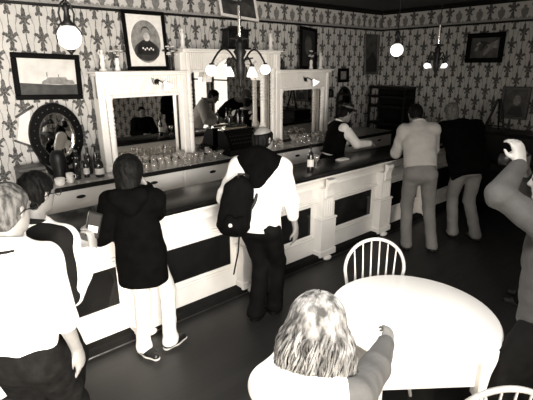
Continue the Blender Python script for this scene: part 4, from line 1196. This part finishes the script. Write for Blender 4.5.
# black band over the right shoulder and down the sleeve
F_ = F3(); 
F_.rc(f.neck-f.up*.05+f.rs*.04-f.fs*.03, f.sh[1]-f.fs*.035+f.up*.02, .070, .070, .03); F_.rc(f.sh[1]-f.fs*.042+f.rs*.008, f.el[1]+f.rs*.010-f.fs*.024, .070, .060, .03)
F_.cut(f.sh[1]-f.rs*.035, nrm(-f.rs-f.fs*.3)) if False else None
F_.obj('black_band', .008, M['black_matte'], t)
f.trousers(t, M['black_trouser'], top=.08, seed=9, h=.01); f.shoes(t); seat_root(t, .50, 2.5)
ph = f.wr[1]+f.hd[1]*.135+V3(.0, .0, 0)
t = thing('phone', 'black smartphone held up upright by the dark haired man', 'phone', (.712, 2.240, 1.385)); t.rotation_euler = (math.radians(-8), math.radians(14), math.radians(-42))
b = B(); box(b, -.036, .036, -.005, .005, -.07, .07, .004); fin('body', b, M['black'], t)
b = B(); box(b, -.032, .032, -.0062, -.0052, -.06, .06); fin('screen', b, mat('phone_screen', .03, .1, emit=0), t)
b = B(); box(b, -.024, .026, -.0072, -.0064, -.038, -.004); fin('screen_image', b, mat('phone_image', .8, .3, emit=.7, var=.0), t)
b = B(); box(b, -.0395, -.0362, -.006, .006, -.06, .065, .001); fin('metal_edge', b, M['chrome'], t)

# --- 3: woman in the black coat
t = person('woman in long black hooded coat, white trousers and black trainers at the bar')
f = Fig(1.62, {1: (1.37, 2.80, 10), -1: (1.17, 2.86, -75)}, (1.20, 2.80, .86), (1.17, 2.80, 1.36), 55, 52, (1.185, 2.83, 1.495), (.75, .64, -.12),
        {1: (1.30, 2.84, 1.35), -1: (1.13, 2.98, 1.20)}, {1: (.35, -.5, -1.2), -1: (-.3, .2, -1)}, hand={1: (-.35, .1, .9), -1: (.4, -.2, .8)}, kp={1: (.6, .6, 0), -1: (.5, .6, 0)}, wide=.92)
f.body(t, M['skin'], {1: V3(.7, .2, .4), -1: V3(-.7, .4, 0)}, curl=.8, h=.009)
f.hair(t, M['hair_brown'], 'bob', .006, 6)
F_ = F3(); sc = f.s; u = f.up; g = .035
hem = f.pel-V3(0, 0, .20)
F_.rc(hem-V3(0, 0, .1)+f.fh*.0, f.pel, .195, .172, .05, f.fh, 1.25); F_.rc(f.pel, f.pel+(f.neck-f.pel)*.4, .175, .155, .05, f.fh, 1.25)
F_.rc(f.pel+(f.neck-f.pel)*.4, f.neck-u*.12, .155, .140, .05, f.fs, 1.3); F_.rc(f.sh[1], f.sh[-1], .078, .078, .06)
F_.rc(f.neck-u*.06, f.neck, .10, .075, .04)
for i in (1, -1):
    F_.rc(f.sh[i], f.el[i], .080, .070, .04); F_.rc(f.el[i], f.wr[i], .070, .048, .03)
F_.cut(hem, (0, 0, -1)); F_.disp = folds(21, .006, 20); coat = F_.obj('coat', .009, M['coat'], t)
F_ = F3(); hc = f.neck-f.fs*.085-u*.03
F_.rc(hc-f.rs*.085+u*.02, hc-u*.055, .055, .06, .04); F_.rc(hc+f.rs*.085+u*.02, hc-u*.055, .055, .06, .04); F_.rc(hc-f.rs*.08+u*.03, hc+f.rs*.08+u*.03, .045, .045, .03)
F_.disp = folds(5, .006, 30); F_.obj('hood', .008, M['coat'], coat)
f.trousers(t, M['white_trouser'], t=.006, top=-.03, seed=19, loose=.014, h=.009); f.shoes(t, M['shoe'], M['sole']); seat_root(t, 1.24, 2.8)

# --- 4: bald man with backpack
t = person('balding man in white shirt and black trousers with dark sweater round his shoulders')
f = Fig(1.74, {1: (2.36, 2.63, 30), -1: (2.16, 2.66, 20)}, (2.17, 2.61, .93), (2.235, 2.665, 1.47), 28, 38, (2.29, 2.695, 1.60), (.93, .12, -.34),
        {1: (2.42, 2.42, .84), -1: (2.10, 2.92, .93)}, {1: (.3, -1, -.2), -1: (-.6, .0, -.3)}, hand={1: (.05, .05, -1), -1: (.6, .2, -.6)})
f.body(t, M['skin'], {1: -f.fs*.3+f.rs, -1: V3(0, 0, 1)}, curl=.4, h=.0085)
f.eyes(t); f.glasses(t)
f.hair(t, M['hair_black'], 'fringe', .005, 7)
F_ = None
sh = f.top(t, 'shirt', M['shirt_white'], t=.026, hem=-.06, sleeve=.78, fold=.007, h=.008, seed=33, loose=.026)
# sweater draped over the shoulders, its back hanging in a rounded V
F_ = F3(); sc = f.s; u = f.up
F_.rc(f.sh[1]+u*.025-f.rs*.02, f.neck-f.fs*.055-u*.0, .075, .075, .05); F_.rc(f.sh[-1]+u*.025+f.rs*.02, f.neck-f.fs*.055, .075, .075, .05)
F_.rc(f.neck-f.fs*.07-u*.03-f.rs*.06, f.neck-f.fs*.085-u*.20, .085, .065, .05, f.fs, 1.15); F_.rc(f.neck-f.fs*.07-u*.03+f.rs*.08, f.neck-f.fs*.085-u*.20, .085, .065, .05, f.fs, 1.15)
F_.rc(f.neck-f.fs*.07-u*.02, f.neck-f.fs*.085-u*.18, .11, .075, .05, f.fs, 1.35)
F_.rc(f.sh[1]+f.fs*.03+u*.01-f.rs*.04, f.neck+f.fs*.11-u*.16+f.rs*.03, .05, .04, .03); F_.rc(f.sh[-1]+f.fs*.03+u*.01+f.rs*.04, f.neck+f.fs*.11-u*.16-f.rs*.03, .05, .04, .03)
F_.disp = folds(12, .006, 26); F_.obj('sweater', .008, M['coat'], t)
f.trousers(t, M['black_trouser'], top=.06, t=.016, seed=29, loose=.03, h=.009); f.shoes(t); seat_root(t, 2.32, 2.62)
# backpack slung on the left shoulder
t = thing('backpack', 'black backpack hanging off the left shoulder of the balding man', 'backpack', (1.93, 2.68, .86)); t.rotation_euler = (math.radians(0), math.radians(10), math.radians(-35)); t.scale = (1.15, 1.15, 1.15)
F_ = F3(); F_.rc((-.05, 0, .09), (-.05, 0, .34), .072, .060, .03, (0, 1, 0), 1.1).rc((.05, 0, .09), (.05, 0, .34), .072, .060, .03, (0, 1, 0), 1.1).rc((0, 0, .06), (0, 0, .38), .09, .07, .03, (0, 1, 0), 1.2)
F_.cut((0, 0, .015), (0, 0, -1)); F_.disp = folds(3, .004, 30); F_.obj('bag', .007, M['vest'], t)
F_ = F3(); F_.rc((-.04, -.075, .07), (-.04, -.072, .15), .035, .032, .03).rc((.04, -.075, .07), (.04, -.072, .15), .035, .032, .03).rc((-.03, -.078, .11), (.03, -.078, .11), .042, .042, .03); F_.obj('front_pocket', .006, M['vest'], t)
b = B(); tube(b, [(.02, .02, .40), (.10, .05, .50), (.15, .03, .46), (.12, -.02, .28), (.05, -.04, .1)], .013, 8); tube(b, [(-.02, -.02, .41), (-.02, -.03, .46), (.03, .0, .46), (.03, .0, .41)], .010, 8); fin('strap', b, M['black'], t, True)
b = B(); tube(b, [(-.03, -.112, .12), (-.03, -.124, .12)], .013, 12); fin('badge', b, M['china'], t, True)
b = B(); tube(b, [(.05, -.03, .02), (.06, -.04, -.10), (.055, -.04, -.28)], .006, 6); fin('dangling_cord', b, M['black'], t, True)

# --- 5: bartender
t = person('bartender in brimmed hat, black vest and white shirt leaning over behind the bar')
f = Fig(1.70, {1: (4.80, 3.88, -5), -1: (4.78, 4.10, 5)}, (4.68, 4.0, .93), (4.79, 3.97, 1.41), -5, -18, (4.90, 3.96, 1.525), (.86, -.30, -.42),
        {1: (5.10, 3.66, 1.12), -1: (5.12, 3.95, 1.12)}, {1: (-.2, -.5, -1), -1: (0, .5, -.6)}, hand={1: (.8, .1, -.15), -1: (.8, -.2, -.2)}, wide=.92)
f.body(t, M['skin_pale'], {1: V3(0, 0, 1), -1: V3(0, 0, 1)}, curl=.5, h=.009)
f.eyes(t); f.hair(t, M['hair_black'], 'short', .006, 9)
f.top(t, 'shirt', M['shirt_white'], t=.022, hem=.02, sleeve=.97, fold=.006, h=.009, seed=41, loose=.010)
f.top(t, 'vest', M['vest'], t=.032, hem=.04, sleeve=0, fold=.003, h=.009, seed=42, loose=.016, arms=())
f.collar(t, M['shirt_white'], r=.064, th=.014)
f.trousers(t, M['black_trouser'], top=.08, seed=43, h=.011); f.shoes(t)
b = B(); hb = f.head+f.hu*.07*f.s; q = Matrix((f.hr, f.hf, f.hu)).transposed().to_4x4() @ Matrix.Rotation(math.radians(8), 4, 'X')
lathe(b, Vector(hb), [(.135, .0), (.138, .006), (.085, .012), (.084, .02), (.083, .07), (.076, .078), (.01, .08)], 26, mtx=q); hat = fin('hat', b, M['black'], t, auto=True)
b = B(); lathe(b, Vector(hb), [(.0855, .013), (.086, .016), (.0855, .034), (.085, .036)], 26, mtx=q); fin('hat_band', b, mat('grey_ribbon', .16, .6), hat, auto=True)
seat_root(t, 4.78, 4.0)

# --- 6: man in pale shirt and khaki trousers
t = person('man in pale grey shirt and khaki trousers leaning on the bar with his head bowed')
f = Fig(1.84, {1: (4.72, 2.38, 38), -1: (4.54, 2.62, 42)}, (4.63, 2.58, .99), (4.77, 2.75, 1.515), 38, 42, (4.90, 2.88, 1.60), (.62, .62, -.48),
        {1: (5.06, 2.90, 1.13), -1: (4.88, 3.08, 1.12)}, {1: (.4, -.6, -1), -1: (-.4, .1, -1)}, hand={1: (.4, .8, -.05), -1: (.8, .2, -.05)}, wide=.90)
f.body(t, M['skin'], {1: V3(0, 0, 1), -1: V3(0, 0, 1)}, curl=.5, h=.0095)
f.hair(t, M['hair_black'], 'short', .006, 10)
f.top(t, 'shirt', M['shirt_grey'], t=.022, hem=.04, sleeve=.95, fold=.006, h=.009, seed=51, loose=.022); f.collar(t, M['shirt_grey'], r=.07, th=.014)
f.trousers(t, M['khaki'], top=.08, t=.010, loose=.018, seed=52, h=.01); f.belt(t, M['brown_wood'], top=.085, t=.019); f.shoes(t); seat_root(t, 4.64, 2.55)

# --- 7: man in dark jacket
t = person('grey haired man in bulky black jacket bending over the far end of the bar')
f = Fig(1.84, {1: (5.46, 2.18, 55), -1: (5.36, 2.44, 45)}, (5.38, 2.36, .98), (5.60, 2.66, 1.46), 50, 50, (5.74, 2.84, 1.57), (.62, .62, -.5),
        {1: (5.92, 2.78, 1.12), -1: (5.55, 3.10, 1.12)}, {1: (.7, -.6, -.3), -1: (-.6, .1, -.4)}, hand={1: (.4, .8, -.05), -1: (.8, .2, -.05)}, wide=1.08)
f.body(t, M['skin'], {1: V3(0, 0, 1), -1: V3(0, 0, 1)}, curl=.5, h=.0095)
f.hair(t, M['hair_dgrey'], 'short', .006, 11)
f.top(t, 'jacket', M['coat'], t=.048, hem=-.14, sleeve=.95, fold=.007, h=.01, seed=61, loose=.045); 
f.trousers(t, M['khaki'], top=.05, t=.010, loose=.020, seed=62, h=.01); f.shoes(t); seat_root(t, 5.42, 2.34)

# --- 8: man at the right edge taking a picture
t = person('person in grey sweater and dark trousers raising a camera at the right edge')
f = Fig(1.78, {1: (2.58, .47, 95), -1: (2.32, .51, 100)}, (2.40, .54, .95), (2.43, .59, 1.50), 100, 100, (2.445, .64, 1.64), (-.15, .98, -.1),
        {1: (2.60, .82, 1.62), -1: (2.43, .80, 1.70)}, {1: (.7, .1, -.8), -1: (-1.0, .5, -.15)}, hand={1: (-.25, .25, 1), -1: (-.05, .25, 1)})
f.body(t, M['skin_pale'], {1: V3(.2, -.6, .0), -1: V3(-.3, -.8, .2)}, curl=.75, h=.0075)
f.eyes(t); f.hair(t, M['hair_brown'], 'short', .006, 12)
f.top(t, 'sweater', M['sweater'], t=.020, hem=-.05, sleeve=.94, fold=.007, h=.008, seed=71, loose=.025)
f.trousers(t, M['black_trouser'], top=.06, t=.018, loose=.04, seed=72, h=.009); f.shoes(t); seat_root(t, 2.42, .49)
t = thing('camera', 'black camera held to the eye by the person in the grey sweater', 'camera', (2.49, .825, 1.70))
b = B(); box(b, -.065, .065, -.03, .03, -.04, .04, .008); box(b, -.02, .02, -.025, .025, .04, .06, .006); fin('body', b, M['black'], t)
b = B(); tube(b, [(0, .03, 0), (0, .10, 0)], .032, 18); fin('lens', b, M['black'], t, True)

# --- 9: seated blonde woman
t = person('seated blonde woman in white shawl resting one hand on the white table')
f = Fig(1.78, {1: (1.42, .86, 15), -1: (1.36, 1.10, 15)}, (.99, .90, .52), (1.11, 1.00, .99), 18, 35, (1.19, 1.055, 1.14), (.80, .42, -.42),
        {1: (1.87, 1.10, .815), -1: (1.52, 1.37, .80)}, {1: (.5, -.9, -1.5), -1: (-.3, .9, -.4)}, hand={1: (.88, .42, .02), -1: (.8, -.3, 0)}, wide=.98,
        kp={1: (.6, 0, 1), -1: (.6, 0, 1)})
f.body(t, M['skin'], {1: V3(.15, -.75, .65), -1: V3(0, 0, 1)}, curl={1: .75, -1: .5}, h=.007)
f.top(t, 'top', M['sleeve'], t=.022, hem=-.06, sleeve=.93, fold=.006, h=.008, seed=81, loose=.014)
# white sleeveless wrap over the shoulders and back
F_ = F3(); u = f.up
F_.rc(f.neck-u*.10-f.fs*.01, f.pel+u*.05, .165, .165, .05, f.fs, 1.35); F_.rc(f.sh[-1]-u*.005, f.sh[1]-f.rs*.045-u*.01, .086, .084, .05); F_.rc(f.sh[-1]-u*.005, f.el[-1], .088, .085, .05)
F_.rc(f.neck-u*.06, f.neck-u*.01, .10, .09, .04)
F_.cut(f.sh[1]-f.rs*.015, f.rs+f.fs*.2); F_.cut(f.neck+u*.02, u); F_.disp = folds(14, .007, 18); F_.obj('shawl', .008, M['shirt_white'], t)
f.trousers(t, M['black_trouser'], top=.04, seed=82, h=.011); f.shoes(t)
# hair: a mass of curls plus separate locks
r = np.random.RandomState(5)
F_ = F3(); c, hr, hf, hu = f.head, f.hr, f.hf, f.hu; ax = (hr, hf, hu); dn = V3(0, 0, -1)
F_.el(c+hu*.03-hf*.02, (.100, .118, .115), ax, .03); F_.rc(c-hf*.045, c-hf*.075+dn*.22, .100, .112, .05); F_.rc(c-hf*.05+hr*.065+dn*.05, c-hf*.06+hr*.090+dn*.25, .062, .055, .04); F_.rc(c-hf*.05-hr*.065+dn*.05, c-hf*.06-hr*.090+dn*.25, .062, .055, .04)
F_.cut(c+hf*.055+hu*.03, hf-hu*.5)
F_.disp = lambda x, y, z: .006*np.sin(70*x+3*np.sin(24*z))*np.sin(70*y+3*np.cos(21*z+1))
hair = F_.obj('hair', .006, M['hair_blonde'], t)
b = B()
for k in range(300):
    a = r.uniform(-2.35, 2.35); n_ = 22; L = r.uniform(.19, .34); amp = r.uniform(.007, .016); fr = r.uniform(1.6, 3.0); ph = r.uniform(0, 6.28); lift = r.uniform(.0, .012)
    top = r.uniform(.75, 1.56)
    out = -hf*math.cos(a)+hr*math.sin(a); side = np.cross(out, V3(0, 0, 1)); th = r.uniform(.0045, .0095)
    pts = []; rr = []
    for q in range(n_):
        s_ = q/(n_-1)
        if s_ < .4:
            el = top*(1-s_/.4); base = c+hu*.03-hf*.02+(out*math.cos(el)*.108+hu*math.sin(el)*.118)*(1+lift*6)
        else:
            v = (s_-.4)/.6; base = c+hu*.03-hf*.02+out*(.108*(1+lift*6)+.055*math.sin(min(1, v*1.4)*math.pi/2))+dn*(L*v)-hf*.02*v
        w = amp*min(1, s_*1.6)
        pts.append(tuple(base+side*w*math.sin(fr*6.28*s_+ph)+out*w*.6*math.cos(fr*6.28*s_+ph))); rr.append(th*(1-.65*s_**2)*(.45+.55*min(1, s_*4)))
    tube(b, pts, rr, 6)
fin('curls', b, M['hair_blonde'], hair, True)
seat_root(t, 1.15, .95)

# --- people standing outside the frame but seen in the back bar mirrors
def bystander(label, x, y, h, yaw, top, seated=False, hairm='hair_black', seed=0):
    t = person(label)
    a = math.radians(yaw); fw = V3(math.cos(a), math.sin(a), 0); rt = V3(math.sin(a), -math.cos(a), 0); P = V3(x, y, 0)
    if seated:
        pel = P+V3(0, 0, .55); ft = {i: tuple((P+fw*.42+rt*i*.1)[:2])+(yaw,) for i in (1, -1)}; nk = pel+V3(0, 0, .50)+fw*.02
    else:
        pel = P+V3(0, 0, .535*h); ft = {i: tuple((P+rt*i*.11)[:2])+(yaw,) for i in (1, -1)}; nk = P+V3(0, 0, .84*h)
    hd = nk+V3(0, 0, .135)+fw*.025
    wr = {i: nk-V3(0, 0, .34)+fw*.28+rt*i*.08 for i in (1, -1)}
    f = Fig(h, ft, pel, nk, yaw, yaw, hd, fw+V3(0, 0, -.1), wr, {1: rt-V3(0, 0, 1), -1: -rt-V3(0, 0, 1)}, kp={i: (fw+V3(0, 0, 1.5 if seated else 0)) for i in (1, -1)})
    f.body(t, M['skin'], h=.011); f.eyes(t); f.hair(t, M[hairm], 'short', .008, seed)
    f.top(t, 'jacket', top, t=.032, hem=-.08, sleeve=.93, fold=.006, h=.011, seed=seed, loose=.03); f.trousers(t, M['black_trouser'], top=.05, seed=seed+1, h=.012); f.shoes(t, h=.008)
    seat_root(t, x, y)
    return t
bystander('tall person in black jacket, seen only as a dark shape in the left mirror', 5.15, .75, 1.78, 95, M['coat'], False, 'hair_black', 91)
bystander('seated person in black jacket, seen only low in the left mirror', 4.35, .75, 1.68, 100, M['coat'], True, 'hair_black', 93)
t = thing('stool', 'plain wooden stool under the seated person in the mirror', 'stool', (4.35, .75, 0))
b = B(); lathe(b, (0, 0, .41), [(.16, 0), (.17, .01), (.17, .03), (.16, .04)], 24); fin('seat', b, M['dark_wood'], t, auto=True)
for k in range(4):
    a = math.pi/4+k*math.pi/2; b = B(); tube(b, [(.1*math.cos(a), .1*math.sin(a), .41), (.16*math.cos(a), .16*math.sin(a), 0)], .016, 8); fin('leg', b, M['dark_wood'], t, True)
